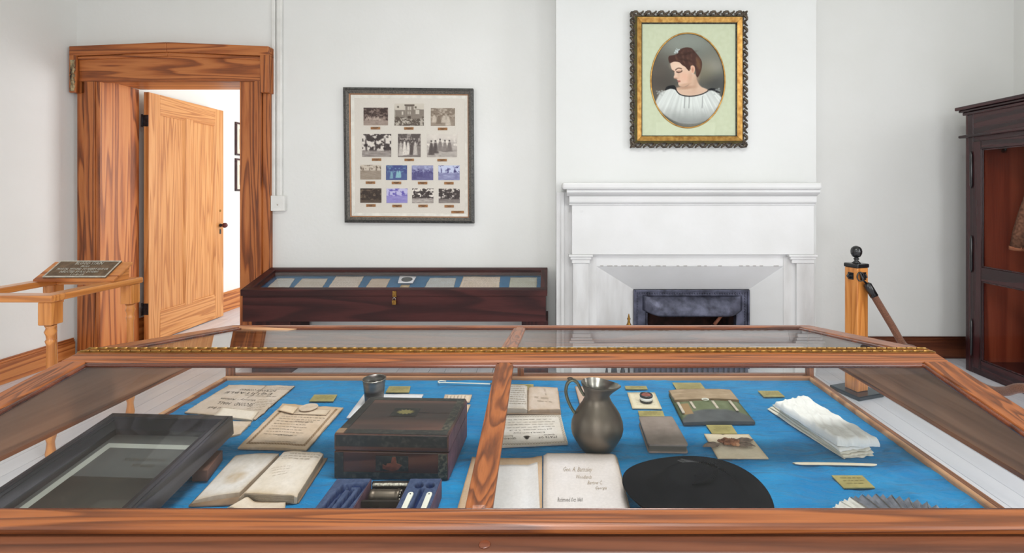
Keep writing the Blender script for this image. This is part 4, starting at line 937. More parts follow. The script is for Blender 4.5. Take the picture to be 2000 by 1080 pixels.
# glazing of the four sides
def pane(name, x0, x1, y0, y1, z0=BED+.002, z1=.915):
    b = MB(); b.box(x0, x1, y0, y1, z0, z1); return b.build(name, M['glass'], dc)
pane('side_glass', -1.1405, -1.1375, .73, 1.74); pane('side_glass', .9135, .9165, .73, 1.74)
pane('back_glass', -1.13, .91, 1.738, 1.741); pane('front_glass', -1.13, .91, .716, .719)
for (x, y) in ((CX0+.022, .722), (CX1-.022, .722), (CX0+.026, 1.738), (CX1-.026, 1.738), (-.105, 1.742)):
    s_ = .011; b = MB(); b.box(x-s_, x+s_, y-s_, y+s_, BED, .965); b.build('corner_post' if abs(x+.105) > .1 else 'middle_post', M['case_z'], dc, bevel=.002)
# upper boards of the case (the ends are gabled)
for (xa, xb, mt_) in ((CX0+.006, CX0+.028, M['case_inner']), (CX1-.034, CX1-.006, M['case_inner'])):
    b = MB(); zb0 = .907
    b.prism([(.705, zb0), (1.78, zb0), (1.78, zbL(1.78)-.0145), (RY1, RZ-.0145), (RY0, RZ-.0145), (.705, zfL(.705)-.0145)], 'x', xa, xb); b.build('gable_board', mt_, dc)
    b = MB(); b.box(xa-.002, xb+.002, .705, 1.78, zb0-.006, zb0+.003); b.build('gable_bead', M['case_y'], dc)
b = MB(); b.box(CX0+.03, CX1-.03, 1.735, 1.775, .91, zbL(1.787)-.0145); b.build('back_board', M['case_x'], dc)
b = MB(); b.box(CX0, CX1, .669, .712, .905, zfL(.70)-.036); b.build('front_board', M['case_low'], dc, bevel=.006)
b = MB(); b.box(CX0-.002, CX1+.002, .664, .712, zfL(.70)-.036, zfL(.70)-.0145); b.build('front_ledge', M['case_low'], dc, bevel=.006)
for xx in (-.095,):
    b = MB(); b.lathe([(.0075, 0), (.0085, .0012), (.0075, .002)], (-.0915, .6835, zfL(.70)-.0152), 16); b.build('screw_plug', M['case_dark'], dc)
# ridge
b = MB(); b.box(CX0, CX1, RY0-.002, RY1+.002, RZ-.028, RZ+.0005); b.build('ridge_board', M['case_x'], dc)
# lids
def lid(zf, y_in, y_out, front):
    lo, hi = (y_out, y_in) if front else (y_in, y_out)
    L = thing('tmp', 'x', 'x', (0, 0, 0))
    bpy.data.objects.remove(L)
    r_in = .043 if front else .030; r_out = .033 if front else .05; T = -.014
    if front: ya, yb, yc, yd = y_out, y_out+r_out, y_in-r_in, y_in
    else: ya, yb, yc, yd = y_in, y_in+r_in, y_out-r_out, y_out
    fr = MB(); fr.slope(CX0, CX1, ya, yb, zf, 0, T)
    lid_ = fr.build('front_lid' if front else 'back_lid', M['case_x'], dc, bevel=.005)
    def sub(name, mb, mat, bev=.004): return mb.build(name, mat, lid_, bevel=bev)
    sub('hinge_rail' if front else 'outer_rail', MB().slope(CX0, CX1, yc, yd, zf, 0, T), M['case_x'])
    sub('side_rail', MB().slope(CX0, CX0+.062, yb, yc, zf, 0, T), M['case_y']); sub('side_rail', MB().slope(CX1-.062, CX1, yb, yc, zf, 0, T), M['case_y'])
    sub('muntin', MB().slope(-.1225, -.0925, yb, yc, zf, -.001, T), M['case_y'], .006)
    sub('muntin_moulding', MB().slope(-.1285, -.0865, yb, yc, zf, -.003, T), M['case_y'], .003)
    for nm, x0, x1, y0, y1 in (('moulding', CX0+.062, CX1-.062, yc-.011, yc), ('moulding', CX0+.062, CX1-.062, yb, yb+.004), ('moulding', CX0+.062, CX0+.072, yb, yc), ('moulding', CX1-.072, CX1-.062, yb, yc)):
        sub(nm, MB().slope(x0, x1, y0, y1, zf, -.003, -.012), M['case_dark'], .003)
    for x0, x1 in ((CX0+.06, -.1225), (-.0925, CX1-.06)):
        sub('glass_pane', MB().slope(x0, x1, yb-.002, yc+.002, zf, -.0065, -.009), M['glass'], 0)
    return lid_
fl = lid(zfL, RY0, FY0, True); bl = lid(zbL, RY1, FY1, False)
# split piece of wood on the far edge
b = MB(); b.add([at(455, 636, 1.74), at(580, 642, 1.71), at(560, 646, 1.70), at(450, 641, 1.73), at(455, 638, 1.745), at(578, 644, 1.712), at(560, 648, 1.702), at(450, 643, 1.732)], [(0, 1, 2, 3), (7, 6, 5, 4), (0, 4, 5, 1), (1, 5, 6, 2), (2, 6, 7, 3), (3, 7, 4, 0)])
b.build('wood_splinter', M['case_tan'], dc)
# piano hinges
for yh in (RY0+.001, RY1-.001):
    b = MB(); b.box(CX0+.002, CX1-.002, yh-.005, yh+.005, RZ+.0004, RZ+.0018); hg = b.build('piano_hinge', M['brass'], dc)
    first = None; n = 84; st = (CX1-CX0-.01)/n
    for k in range(n):
        xx = CX0+.006+k*st; off = .0
        if first is None:
            b = MB(); b.tube([(xx, yh, RZ+.0024), (xx+st-.0026, yh, RZ+.0024)], .0022, 8); first = b.build('hinge_knuckle', M['brass'], hg); fx = xx
        else:
            c = first.copy(); COL.objects.link(c); c.location.x += xx-fx; pass

# ------------------------------------------------------------------ mahogany wardrobe cabinet on the right
KX, KY0, KY1, KZ = 3.42, 2.50, 4.05, 2.10
cb = thing('clothes_cabinet', 'tall mahogany glazed cabinet with lit interior at the right edge', 'cabinet', ((KX+4.06)/2, 3.28, 0))
def kb(name, x0, x1, y0, y1, z0, z1, mat, bev=.003, parent=None):
    b = MB(); b.box(x0, x1, y0, y1, z0, z1); return b.build(name, mat, parent or cb, bevel=bev)
kb('corner_post', KX, KX+.05, KY1-.07, KY1, 0, KZ, M['mahog_z'], .006); kb('corner_post', KX, KX+.05, KY0, KY0+.07, 0, KZ, M['mahog_z'], .006)
kb('side_panel', KX+.05, 4.05, KY1-.03, KY1, 0, KZ, M['mahog_z']); kb('side_panel', KX+.05, 4.05, KY0, KY0+.03, 0, KZ, M['mahog_z'])
redback = wood('red_mahogany_back', (184, 92, 64), (160, 74, 52), (120, 48, 36), 'z', 5, .35, along=.05, streak=40, contrast=.4)
for k in range(5):
    a = KY0+.03+k*(KY1-KY0-.06)/5; kb('back_panel', 4.03, 4.05, a+.002, a+(KY1-KY0-.06)/5-.002, 0, KZ, redback)
kb('lining_panel', KX+.06, 4.03, KY1-.04, KY1-.03, .06, KZ-.05, redback)
kb('plinth', KX+.005, 4.05, KY0+.07, KY1-.07, 0, .055, M['mahog_y']); kb('floor_board', KX+.05, 4.03, KY0+.03, KY1-.04, .055, .075, M['mahog_y']); kb('top_board', KX+.05, 4.03, KY0+.03, KY1-.03, KZ-.03, KZ, M['mahog_y'])
zc1 = Z_(267, 4.04)
kb('frieze', KX+.004, KX+.05, KY0+.07, KY1-.07, zc1-.05, KZ, M['mahog_y'])
b = MB(); b.box(KX-.035, 4.06, KY0-.035, KY1+.035, zc1-.012, zc1+.012); b.build('waist_moulding', M['mahog_y'], cb, bevel=.009)
zt = Z_(215, 4.1)
b = MB()
b.box(KX-.055, 4.07, KY0-.055, KY1+.045, zt-.012, zt+.016); b.box(KX-.035, 4.065, KY0-.035, KY1+.03, zt-.03, zt-.012); b.box(KX-.015, 4.06, KY0-.015, KY1+.015, zt-.055, zt-.03)
b.build('cornice', M['mahog_y'], cb, bevel=.006)
kb('crown_board', KX, 4.06, KY0, KY1, KZ-.005, zt-.05, M['mahog_y'])
ZD0, ZD1 = .05, zc1-.05
def yat(px, X=KX-.008): return X*F/(px-CX)
kd = []
for s_, (ya, yb) in enumerate(((KY1-.07, (KY0+KY1)/2), (KY0+.07, (KY0+KY1)/2))):
    lo, hi = min(ya, yb), max(ya, yb); sw = .085
    b = MB(); b.box(KX-.008, KX+.02, lo+.002, lo+sw, ZD0, ZD1); d = b.build('door', M['mahog_z'], cb, bevel=.003)
    z23, z55 = Z_(523, yat(1921)), Z_(550, yat(1921))
    kb('stile', KX-.008, KX+.02, hi-sw, hi-.002, ZD0, ZD1, M['mahog_z'], .003, d)
    kb('rail', KX-.008, KX+.02, lo+sw, hi-sw, ZD0, ZD0+.075, M['mahog_y'], .003, d); kb('rail', KX-.008, KX+.02, lo+sw, hi-sw, ZD1-.065, ZD1, M['mahog_y'], .003, d)
    kb('rail', KX-.008, KX+.02, lo+sw, hi-sw, z55, z23, M['mahog_y'], .003, d)
    for za, zb_ in ((ZD0+.075, z55), (z23, ZD1-.065)):
        b = MB()
        for (y0, y1, q0, q1) in ((lo+sw, lo+sw+.012, za, zb_), (hi-sw-.012, hi-sw, za, zb_), (lo+sw+.012, hi-sw-.012, za, za+.012), (lo+sw+.012, hi-sw-.012, zb_-.012, zb_)):
            bb = MB(); bb.box(KX-.003, KX+.01, y0, y1, q0, q1); bb.build('glazing_bead', M['mahog_z'], d, bevel=.003)
        b = MB(); b.box(KX+.004, KX+.008, lo+sw, hi-sw, za, zb_); b.build('glass_pane', M['glass_pic'], d)
    hy = hi-.002 if s_ == 0 else lo+.002
    for pz in (332, 495, 657):
        z = Z_(pz, KX*F/(1896-CX)); b = MB(); b.tube([(KX-.014, hy, z-.15), (KX-.014, hy, z-.13), (KX-.014, hy, z-.125), (KX-.014, hy, z+.125), (KX-.014, hy, z+.13), (KX-.014, hy, z+.15)], [.003, .008, .010, .010, .008, .003], 10); b.build('barrel_hinge', M['black'], d)
kb('hanging_rail', 3.74, 3.76, KY0+.03, KY1-.04, 1.86, 1.88, M['iron_dark'])
b = MB(); b.box(3.52, 3.58, 3.0, 3.75, KZ-.06, KZ-.035); e = b.build('strip_lamp', plain('lamp_glow', (255, 250, 240)), cb)
nt = e.data.materials[0].node_tree; p_ = nt.nodes['Principled BSDF']; p_.inputs['Emission Color'].default_value = (1, .86, .7, 1); p_.inputs['Emission Strength'].default_value = 300.0
b = MB(); b.tube([at(1932, 302, 3.95)+Vector((.12, 0, .03)), at(1936, 296, 3.9)+Vector((.1, 0, 0)), at(1945, 290, 3.8)+Vector((.08, 0, 0))], [.02, .009, .006]); b.build('lamp_bracket', M['black'], cb)
# garments
ct = thing('tweed_jacket', 'brown tweed jacket hanging in the lit cabinet', 'jacket', (3.75, 3.4, 1.0))
def ell(pr, c, n=28, wob=.0, ax=.45):
    b = MB(); vs = []
    for j, (r, z) in enumerate(pr):
        for k in range(n):
            t = 2*PI*k/n; rr = r*(1+wob*math.sin(t*5+z*9)); b.v.append((c[0]+rr*ax*math.cos(t), c[1]+rr*math.sin(t), z))
    for j in range(len(pr)-1):
        for k in range(n): b.f.append([j*n+k, j*n+(k+1) % n, (j+1)*n+(k+1) % n, (j+1)*n+k]); b.sm.append(True); b.mi.append(0)
    b.f.append(list(range(n))[::-1]); b.sm.append(False); b.mi.append(0); b.f.append([(len(pr)-1)*n+k for k in range(n)]); b.sm.append(False); b.mi.append(0)
    return b
ell([(.25, .92), (.25, 1.2), (.25, 1.45), (.24, 1.62), (.16, 1.72), (.06, 1.78)], (3.74, 3.42), 28, .03, .4).build('jacket_body', M['wool'], ct)
b = MB(); b.tube([(3.72, 3.62, 1.66), (3.70, 3.72, 1.50), (3.685, 3.79, 1.30), (3.67, 3.83, 1.15), (3.66, 3.85, 1.03)], [.075, .075, .066, .06, .056], 14, flat=.8); b.build('sleeve', M['wool'], ct)
b = MB(); b.tube([(3.66, 3.85, 1.035), (3.659, 3.852, 1.005)], [.058, .056], 14, flat=.8); e = b.build('cuff', plain('orange_cuff', (200, 130, 96), (170, 100, 72), 40, .9), ct); e['label'] = 'orange brown cuff'
b = MB(); b.tube([(3.72, 3.22, 1.66), (3.70, 3.12, 1.50), (3.69, 3.05, 1.30), (3.68, 3.0, 1.03)], [.075, .075, .066, .056], 14, flat=.8); b.build('sleeve', M['wool'], ct)
b = MB(); b.tube([(3.74, 3.42, 1.77), (3.74, 3.42, 1.84), (3.75, 3.42, 1.885), (3.76, 3.43, 1.87)], .005, 6); b.build('hanger_hook', M['iron_dark'], ct)
sk = thing('wool_skirt', 'long reddish brown skirt hanging below the tweed jacket', 'skirt', (3.74, 3.45, .1))
skm = plain('skirt_wool', (164, 104, 84), (120, 70, 58), 40, .95, bump=.001)
ell([(.47, .10), (.44, .4), (.38, .65), (.26, .84), (.2, .905)], (3.78, 3.44), 40, .05, .3).build('skirt_cloth', skm, sk)
b = MB(); b.tube([(3.78, 3.6, .88), (3.755, 3.6, 1.2), (3.75, 3.6, 1.87)], .003, 5); b.build('hanger_wire', M['iron_dark'], sk)

# ------------------------------------------------------------------ rope barrier posts on the right
def post(x, y, lab):
    t = thing('barrier_post', lab, 'barrier post', (x, y, 0), 'rope barrier posts')
    h = .052; ang = .32; R = Matrix.Translation((x, y, 0)) @ Matrix.Rotation(ang, 4, 'Z')
    b = MB(); b.box(-h, h, -h, h, .03, .915); b.xf(R); b.build('wooden_shaft', M['maple_z'], t, bevel=.006)
    b = MB(); b.box(-.12, .12, -.12, .12, 0, .03); b.xf(R); b.build('base_plate', M['black'], t, bevel=.006)
    b = MB(); b.box(-h-.006, h+.006, -h-.006, h+.006, .915, .945); b.xf(R); b.build('cap', M['black'], t, bevel=.008)
    b = MB(); b.lathe([(.03, .945), (.02, .955), (.012, .965), (.02, .975), (.012, .985), (.026, .992), (.036, 1.012), (.038, 1.03), (.034, 1.05), (.022, 1.064), (.006, 1.07)], (x, y, 0), 24); b.build('ball_finial', M['black'], t)
    for sx, sy, nm in ((1, 0, 0), (-1, 0, 1)):
        b = MB(); b.box(h-.001, h+.004, -.022, .022, .83, .88) if sx == 1 else b.box(-h-.004, -h+.001, -.022, .022, .83, .88); b.xf(R); b.build('hook_plate', M['black'], t)
        b = MB(); b.tube([(sx*(h+.002), 0, .868), (sx*(h+.026), 0, .868), (sx*(h+.036), 0, .856), (sx*(h+.024), 0, .842), (sx*(h+.004), 0, .845)], .0055, 8); b.xf(R); b.build('hook', M['black'], t)
    b = MB(); b.box(-.025, .025, -h-.006, -h+.001, .83, .885); b.tube([(0, -h-.004, .872), (0, -h-.024, .87), (0, -h-.03, .855), (0, -h-.015, .845)], .006, 8); b.xf(R); b.build('front_hook', M['black'], t)
    return t
px_, py_ = 2.225, 3.575
post(px_, py_, 'wooden barrier post with black ball top between fireplace and cabinet')
post(2.62, 1.70, 'wooden barrier post standing near the front beside the display case')
rp = thing('barrier_rope', 'brown plush barrier rope sagging from the post before the cabinet', 'rope', (2.45, 2.8, .40))
P0 = at(1694, 556, 3.5)
path = [P0, at(1718, 596, 3.47), at(1742, 636, 3.42), at(1765, 674, 3.34), Vector((2.39, 3.22, .425)), Vector((2.40, 3.0, .38)), Vector((2.405, 2.8, .375)), at(1935, 762, 2.66), at(1965, 764, 2.56), at(2000, 758, 2.46), Vector((2.46, 2.3, .50)), Vector((2.52, 2.05, .62)), Vector((2.58, 1.82, .78)), Vector((2.60, 1.77, .80))]
sp = smooth_poly([tuple(p) for p in path], 6, False) if False else None
def smooth3(p, k=6):
    out = []
    for i in range(len(p)-1):
        a, b_, c, d = p[max(i-1, 0)], p[i], p[i+1], p[min(i+2, len(p)-1)]
        for q in range(k):
            t = q/k; out.append(0.5*((2*b_)+(c-a)*t+(2*a-5*b_+4*c-d)*t*t+(3*b_-a-3*c+d)*t**3))
    return out+[p[-1]]
sp = smooth3(path)
b = MB(); b.tube(sp, .0235, 14); b.build('rope_body', M['rope'], rp)
b = MB(); d = (sp[3]-sp[0]).normalized(); b.tube([sp[0]-d*.012, sp[0], sp[0]+d*.09], [.016, .027, .027], 16); b.build('end_cap', M['black'], rp)
d2 = (sp[-4]-sp[-1]).normalized(); b = MB(); b.tube([sp[-1]-d2*.012, sp[-1], sp[-1]+d2*.09], [.016, .027, .027], 16); b.build('end_cap', M['black'], rp)
b = MB(); hk = at(1680, 532, 3.50)
b.tube([hk, (hk+sp[0])/2+Vector((-.006, 0, -.01)), sp[0]-d*.01], .007, 8); b.tube([hk+Vector((.0+.024*math.sin(t), -.004, -.03+.032*math.cos(t))) for t in [2*PI*k/12 for k in range(13)]], .0045, 6, caps=False); b.build('snap_hook', M['black'], rp)

# ------------------------------------------------------------------ rail stand with the plaque at the left
rs = thing('railed_stand', 'low honey maple railing with turned posts by the left wall', 'railing', (-2.97, 2.95, 0))
AX, DXl, AY, CYb = -2.735, -3.235, 2.69, 3.20
def prof(): return [(.017, 0), (.02, .01), (.024, .03), (.019, .06), (.017, .09), (.024, .12), (.027, .15), (.023, .22), (.0185, .45), (.0175, .62), (.024, .645), (.018, .655), (.02, .675), (.027, .695), (.02, .715), (.026, .73)]
for (x, y) in ((AX, AY), (AX, CYb), (DXl, CYb), (DXl, AY)):
    b = MB(); b.lathe(prof(), (x, y, 0), 18); p = b.build('turned_post', M['maple_z'], rs)
    b = MB(); b.box(x-.036, x+.036, y-.036, y+.036, .735, .862); b.build('post_block', M['maple_z'], p, bevel=.006)
rz0, rz1 = .862, .90
b = MB(); b.box(DXl-.055, AX+.05, AY-.045, AY+.035, rz0, rz1); b.build('front_rail', M['maple_x'], rs, bevel=.007)
b = MB(); b.box(AX-.045, AX+.045, AY+.035, CYb+.05, rz0, rz1); b.build('side_rail', M['maple_y'], rs, bevel=.007)
b = MB(); b.box(DXl-.045, DXl+.045, AY+.035, CYb+.05, rz0, rz1); b.build('side_rail', M['maple_y'], rs, bevel=.007)
b = MB(); b.box(DXl+.045, AX-.045, CYb-.03, CYb+.04, rz0, rz1); b.build('back_rail', M['maple_x'], rs, bevel=.007)
sb = thing('sign_stand', 'bronze plaque with raised lettering on a sloping wooden block', 'plaque', (-2.98, 3.12, .90))
fl_, fr_ = at(64, 549, 3.05), at(222, 548, 3.05); bl_, br_ = at(108, 512, 3.19), at(260, 512, 3.19)
fl_.z = fr_.z = .916; bl_.z = br_.z = 1.008
dn = Vector((0, .0, -.014))
b = MB(); b.hexa([fl_+dn, fr_+dn, br_+dn, bl_+dn], [fl_, fr_, br_, bl_]); b.build('sloping_board', M['jamb_x'], sb, bevel=.002)
for x0 in (fl_.x+.03, fr_.x-.045):
    b = MB(); b.prism([(3.07, .9005), (3.185, .9005), (3.185, .979), (3.07, .899)], 'x', x0, x0+.025); b.build('wedge', M['maple_y'], sb)
q = Quad(bl_*1, br_*1, fr_*1, fl_*1)
pq_ = Quad(q.P(.085, .02), q.P(.865, .02), q.P(.885, .93), q.P(.105, .93))
b = MB(); up_ = Vector((0, -.004, .007)); c4 = [pq_.c[3], pq_.c[2], pq_.c[1], pq_.c[0]]; b.hexa(c4, [p+up_ for p in c4]); pl = b.build('plaque_plate', M['bronze_plaque'], sb)
pq2 = Quad(*[p+up_ for p in pq_.c])
b = MB()
for k, (u0, v0, u1, v1) in enumerate(((0, 0, 1, .045), (0, .94, 1, 1), (0, .045, .02, .94), (.98, .045, 1, .94))):
    bb = MB(); bot = [pq2.P(u0, v1), pq2.P(u1, v1), pq2.P(u1, v0), pq2.P(u0, v0)]; bb.hexa(bot, [p+Vector((0, -.001, .003)) for p in bot]); bb.build('raised_border', M['plaque_edge'], pl)
b = MB()
for s_, u0, u1, v0, v1 in (('BLOOD STAIN', .30, .74, .08, .25), ('FROM', .44, .565, .31, .41), ('MORTAL WOUND TO HARRY SAYLOR', .10, .92, .46, .58), ('INFLICTED BY R.U. DUGAN', .19, .80, .63, .75), ('11-5-25', .41, .62, .80, .90)):
    text_into(b, pq2, s_, u0, v0, u1, v1, .0022)
e = b.build('raised_lettering', M['plaque_edge'], pl); md = e.modifiers.new('s', 'SOLIDIFY'); md.thickness = .0015; md.offset = 1; e['kind'] = 'stuff'

# ------------------------------------------------------------------ two small frames on the hall wall
fv = lambda px, py, Y: Vector((HX+.012, Y, H-(py-CY)*Y/F))
for (ya, yb, lab) in ((238, 303, 'upper dark framed certificate on the hall wall beyond the door'), (309, 373, 'lower dark framed certificate on the hall wall beyond the door')):
    Ya = (HX+.012)*F/(460-CX); za, zb_ = Z_(ya, Ya), Z_(yb, Ya); Yb_ = Ya+.40
    t = thing('hall_picture_frame', lab, 'picture frame', (HX+.01, (Ya+Yb_)/2, zb_), 'framed certificates in the hall')
    for (y0, y1, z0, z1) in ((Ya, Yb_, zb_, zb_+.022), (Ya, Yb_, za-.022, za), (Ya, Ya+.022, zb_+.022, za-.022), (Yb_-.022, Yb_, zb_+.022, za-.022)):
        b = MB(); b.box(HX+.001, HX+.022, y0, y1, z0, z1); b.build('frame_rail', M['mahog_y'], t)
    b = MB(); b.box(HX+.001, HX+.008, Ya+.02, Yb_-.02, zb_+.02, za-.02); b.build('mount', M['linen_cream'], t)
    b = MB(); b.box(HX+.008, HX+.010, Ya+.08, Yb_-.08, zb_+.08, za-.08); b.build('certificate', plain('aged_certificate', (214, 196, 170), (196, 176, 150), 30, .8), t)
    w_ = MB(); q = Quad((HX+.0105, Ya+.08, za-.08), (HX+.0105, Yb_-.08, za-.08), (HX+.0105, Yb_-.08, zb_+.08), (HX+.0105, Ya+.08, zb_+.08))
    for k in range(8): scribble(w_, q, .1, .12+k*.1, .9, .12+k*.1, .04, k, h=0, wt=.14)
    e = w_.build('print', M['ink_light'], t); e['kind'] = 'stuff'

# ------------------------------------------------------------------ things lying on the blue cloth
def ground(q): p = q.P(.5, .5); return Vector((p.x, p.y, BED))
def doc(name, label, pts, col, cat='document', group=None, hf=None, nu=40, nv=40, seed=0, stain=12, rag=.0, edge=18, h=0.0, colf=None):
    q = bq(pts, h); t = thing(name, label, cat, ground(q), group)
    sheet('paper', q, hf or wavy(.003, seed, .0015), nu, nv, M['paint'], t, colf or paper_col(col, stain, seed, edge), base=0, edge=ragged(rag, seed) if rag else None)
    return t, q
def ink(mb, t, name='lettering', mat='ink'):
    o = mb.build(name, M[mat], t); o['kind'] = 'stuff'; return o
# tattered printed broadside, back left
hfA = lambda u, v: .0012+.003*fbm(u*3, v*3, 4)+.0015*np.abs(u-.55)**.5*0
pA = [(446, 752), (580, 754), (500, 823), (356, 808)]
def colA(u, v):
    c = paper_col((206, 190, 168), 14, 5, 22)(u, v); g = ss(.012, .004, np.abs(u-.56-.02*np.sin(v*9)))*ss(.5, .4, v); c = c-60*g[..., None]
    return c
t, q = doc('printed_broadside', 'tattered printed sheet with upside-down headlines at the back left of the case', pA, None, hf=hfA, nu=60, nv=60, rag=.05, colf=colA)
z = lambda u, v: float(hfA(np.array([u]), np.array([v]))[0])+.0005
m = MB()
text_into(m, q, 'EQUITABLE', .14, .26, .80, .34, z, True); text_into(m, q, 'INSURANCE COMPANY', .28, .17, .80, .23, z, True); text_into(m, q, 'OF THE UNITED STATES', .46, .36, .9, .385, z, True)
text_into(m, q, 'Victory - Atlanta', .20, .47, .70, .54, z, True); text_into(m, q, 'SECOND', .48, .60, .74, .69, z, True); text_into(m, q, 'HALL', .24, .60, .42, .68, z, True)
text_into(m, q, 'Annual Ball', .22, .76, .56, .82, z, True)
ink(m, t)
m = MB()
for k in range(9): scribble(m, q, .72, .48+k*.045, .95-.01*k, .48+k*.045, .016, k, z, wt=.16)
for k in range(3): scribble(m, q, .58, .08+k*.035, .95, .08+k*.035, .014, k+40, z, wt=.16)
ink(m, t, 'small_print', 'ink_light')
t, q = doc('folded_letter', 'cream folded letter lying over the lower edge of the tattered broadside', [(432, 801), (505, 809), (492, 824), (418, 815)], (232, 220, 196), hf=lambda u, v: .006+.003*(1-v)+0*u, nu=10, nv=10, seed=3, stain=6)
t, q = doc('creased_sheet', 'pale creased sheet half hidden behind the black picture frame', [(418, 822), (494, 826), (470, 850), (400, 868)], (216, 196, 168), hf=lambda u, v: .0035+.002*fbm(u*3, v*3, 8), nu=24, nv=24, seed=8, rag=.05)
# certificate with seal
hfB = lambda u, v: .002+.004*fbm(u*2.5, v*2.5, 12)+.003*np.sin(u*PI)*ss(.8, 1, v)
def colB(u, v):
    c = paper_col((210, 186, 154), 16, 15, 14)(u, v); b = np.minimum(np.minimum(u-.07, .93-u), np.minimum(v-.0, .93-v))
    g = ss(-.004, .004, b)*ss(.045, .035, b)*(v > .05)*(.55+.45*(np.sin(u*150)*np.sin(v*150) > 0)); return c-85*g[..., None]*np.array([.9, .95, 1])
t, q = doc('bordered_certificate', 'aged certificate with printed border and a round paper seal', [(552, 790), (672, 798), (599, 882), (463, 878)], None, hf=hfB, nu=120, nv=120, rag=.012, colf=colB)
zB = lambda u, v: float(hfB(np.array([u]), np.array([v]))[0])+.0005
m = MB()
text_into(m, q, 'THE STATE OF GEORGIA', .46, .40, .74, .43, zB, True); text_into(m, q, 'CERTIFICATE', .40, .72, .62, .745, zB, True); text_into(m, q, 'FOUNDED BY THE UNIVERSITY', .3, .855, .75, .875, zB, True)
for k in range(11): scribble(m, q, .18, .14+k*.058, .84, .14+k*.058, .017, k+7, zB, wt=.07, fill=random.uniform(.7, 1))
ink(m, t, 'lettering', 'ink')
qq = bq([(554, 791.5), (583, 796), (572, 808.5), (542, 801)], .008); sheet('paper_tab', qq, lambda u, v: .002+0*u, 6, 6, M['paint'], t, paper_col((226, 204, 170), 6, 2, 6))
qq = bq([(582, 799), (645, 801), (637, 811), (573, 809)], .006); sheet('paper_strip', qq, lambda u, v: .002+0*u, 6, 6, M['paint'], t, paper_col((216, 196, 166), 6, 3, 6))
c = bed(603, 796.5, .011); b = MB(); b.lathe([(.024+.0015*0, 0), (.026, .0015), (.025, .003)], c, 28, mod=lambda j, r, z_, tt: (r*(1+.03*math.sin(tt*14)), z_, 0)); b.build('round_seal', plain('paper_seal', (206, 188, 170), (190, 170, 150), 60, .8), t)
# open blank book, front left
def colC(u, v):
    c = paper_col((214, 206, 190), 16, 25, 30)(u, v); s = ss(.6, .25, np.hypot((u-.55)/.5, (v-.62)/.3))*fbm(u*6, v*6, 4); return c-70*s[..., None]*np.array([.5, .8, 1.2])
t = thing('open_diary', 'small open diary with stained blank pages at the front left', 'book', bed(500, 945)); ob = t
ql = bq([(456, 898), (545, 897), (468, 972), (374, 986)], 0)
sheet('left_page', ql, lambda u, v: .010+.004*u-.003*v+.003*np.sin(u*PI)-.006*ss(.97, 1, u)*0-.004*ss(.06, 0, u), 40, 40, M['paint'], t, colC)
sheet('cover', bq([(453, 901), (640, 896), (584, 983), (368, 990)]), lambda u, v: .0025+0*u, 6, 6, M['leather'], t)
qr = bq([(545, 900), (632, 900), (580, 984), (466, 980)], 0)
hfR = lambda u, v: .022-.005*np.abs(u-.35)-.004*ss(.9, 1, u)-.012*ss(.12, 0, u)+.003*fbm(u*3, v*3, 5)-.003*v
sheet('page_block', qr, hfR, 46, 46, M['paint'], t, paper_col((220, 208, 186), 12, 28, 26))
m = MB(); zz = lambda u, v: float(hfR(np.array([u]), np.array([v]))[0])+.0006
for k, (u0, u1, v0) in enumerate(((.3, .92, .07), (.12, .9, .13), (.2, .75, .19))): scribble(m, qr, u0, v0, u1, v0, .03, k, zz, wt=.06)
for k in range(4): scribble(m, qr, .18+.05*k, .45+k*.06, .5, .38+k*.06, .022, k+9, zz, wt=.05)
ink(m, t, 'handwriting', 'ink_light')
m = MB()
for k in range(7):
    h_ = .003+k*.0023
    pr = [qr.P(1.004, a, h_) for a in (.05, .35, .65, .97)]; m.tube(pr, .0006, 4)
    m.tube([qr.P(a, 1.004, h_) for a in (.1, .5, .95)], .0006, 4)
ink(m, t, 'page_edges', 'ink_light')
t, q = doc('rolled_note', 'small curled note under the front edge of the open diary', [(468, 986), (558, 985), (556, 1004), (430, 1006)], (214, 198, 172), hf=lambda u, v: .004+.012*np.exp(-((u-.16)/.12)**2)+.001*fbm(u*3, v*3, 2), nu=30, nv=10, seed=31)
# white sheet under the cup
t, q = doc('white_sheet', 'plain white sheet beneath the dark metal cup', [(711, 771), (827, 772), (800, 822), (677, 817)], (228, 228, 222), seed=35, stain=3, edge=4, nu=12, nv=12)
# two narrow printed cards behind the writing box
t, q = doc('printed_card', 'cream printed card just behind the wooden writing box', [(869, 772.5), (922, 772.5), (917, 787), (864, 787)], (222, 204, 178), cat='card', group='cards behind the writing box', seed=37, nu=8, nv=8, stain=5)
m = MB()
for k in range(6): scribble(m, q, .12+.13*k, .2, .12+.13*k, .8, .05, k, .0045, wt=.12)
ink(m, t, 'print', 'ink_light')
t, q = doc('printed_card', 'cream card nearer the writing box, partly hidden by its lid', [(862, 791.5), (919, 791.5), (912, 808), (853, 808)], (220, 200, 172), cat='card', group='cards behind the writing box', seed=38, nu=8, nv=8, stain=5)
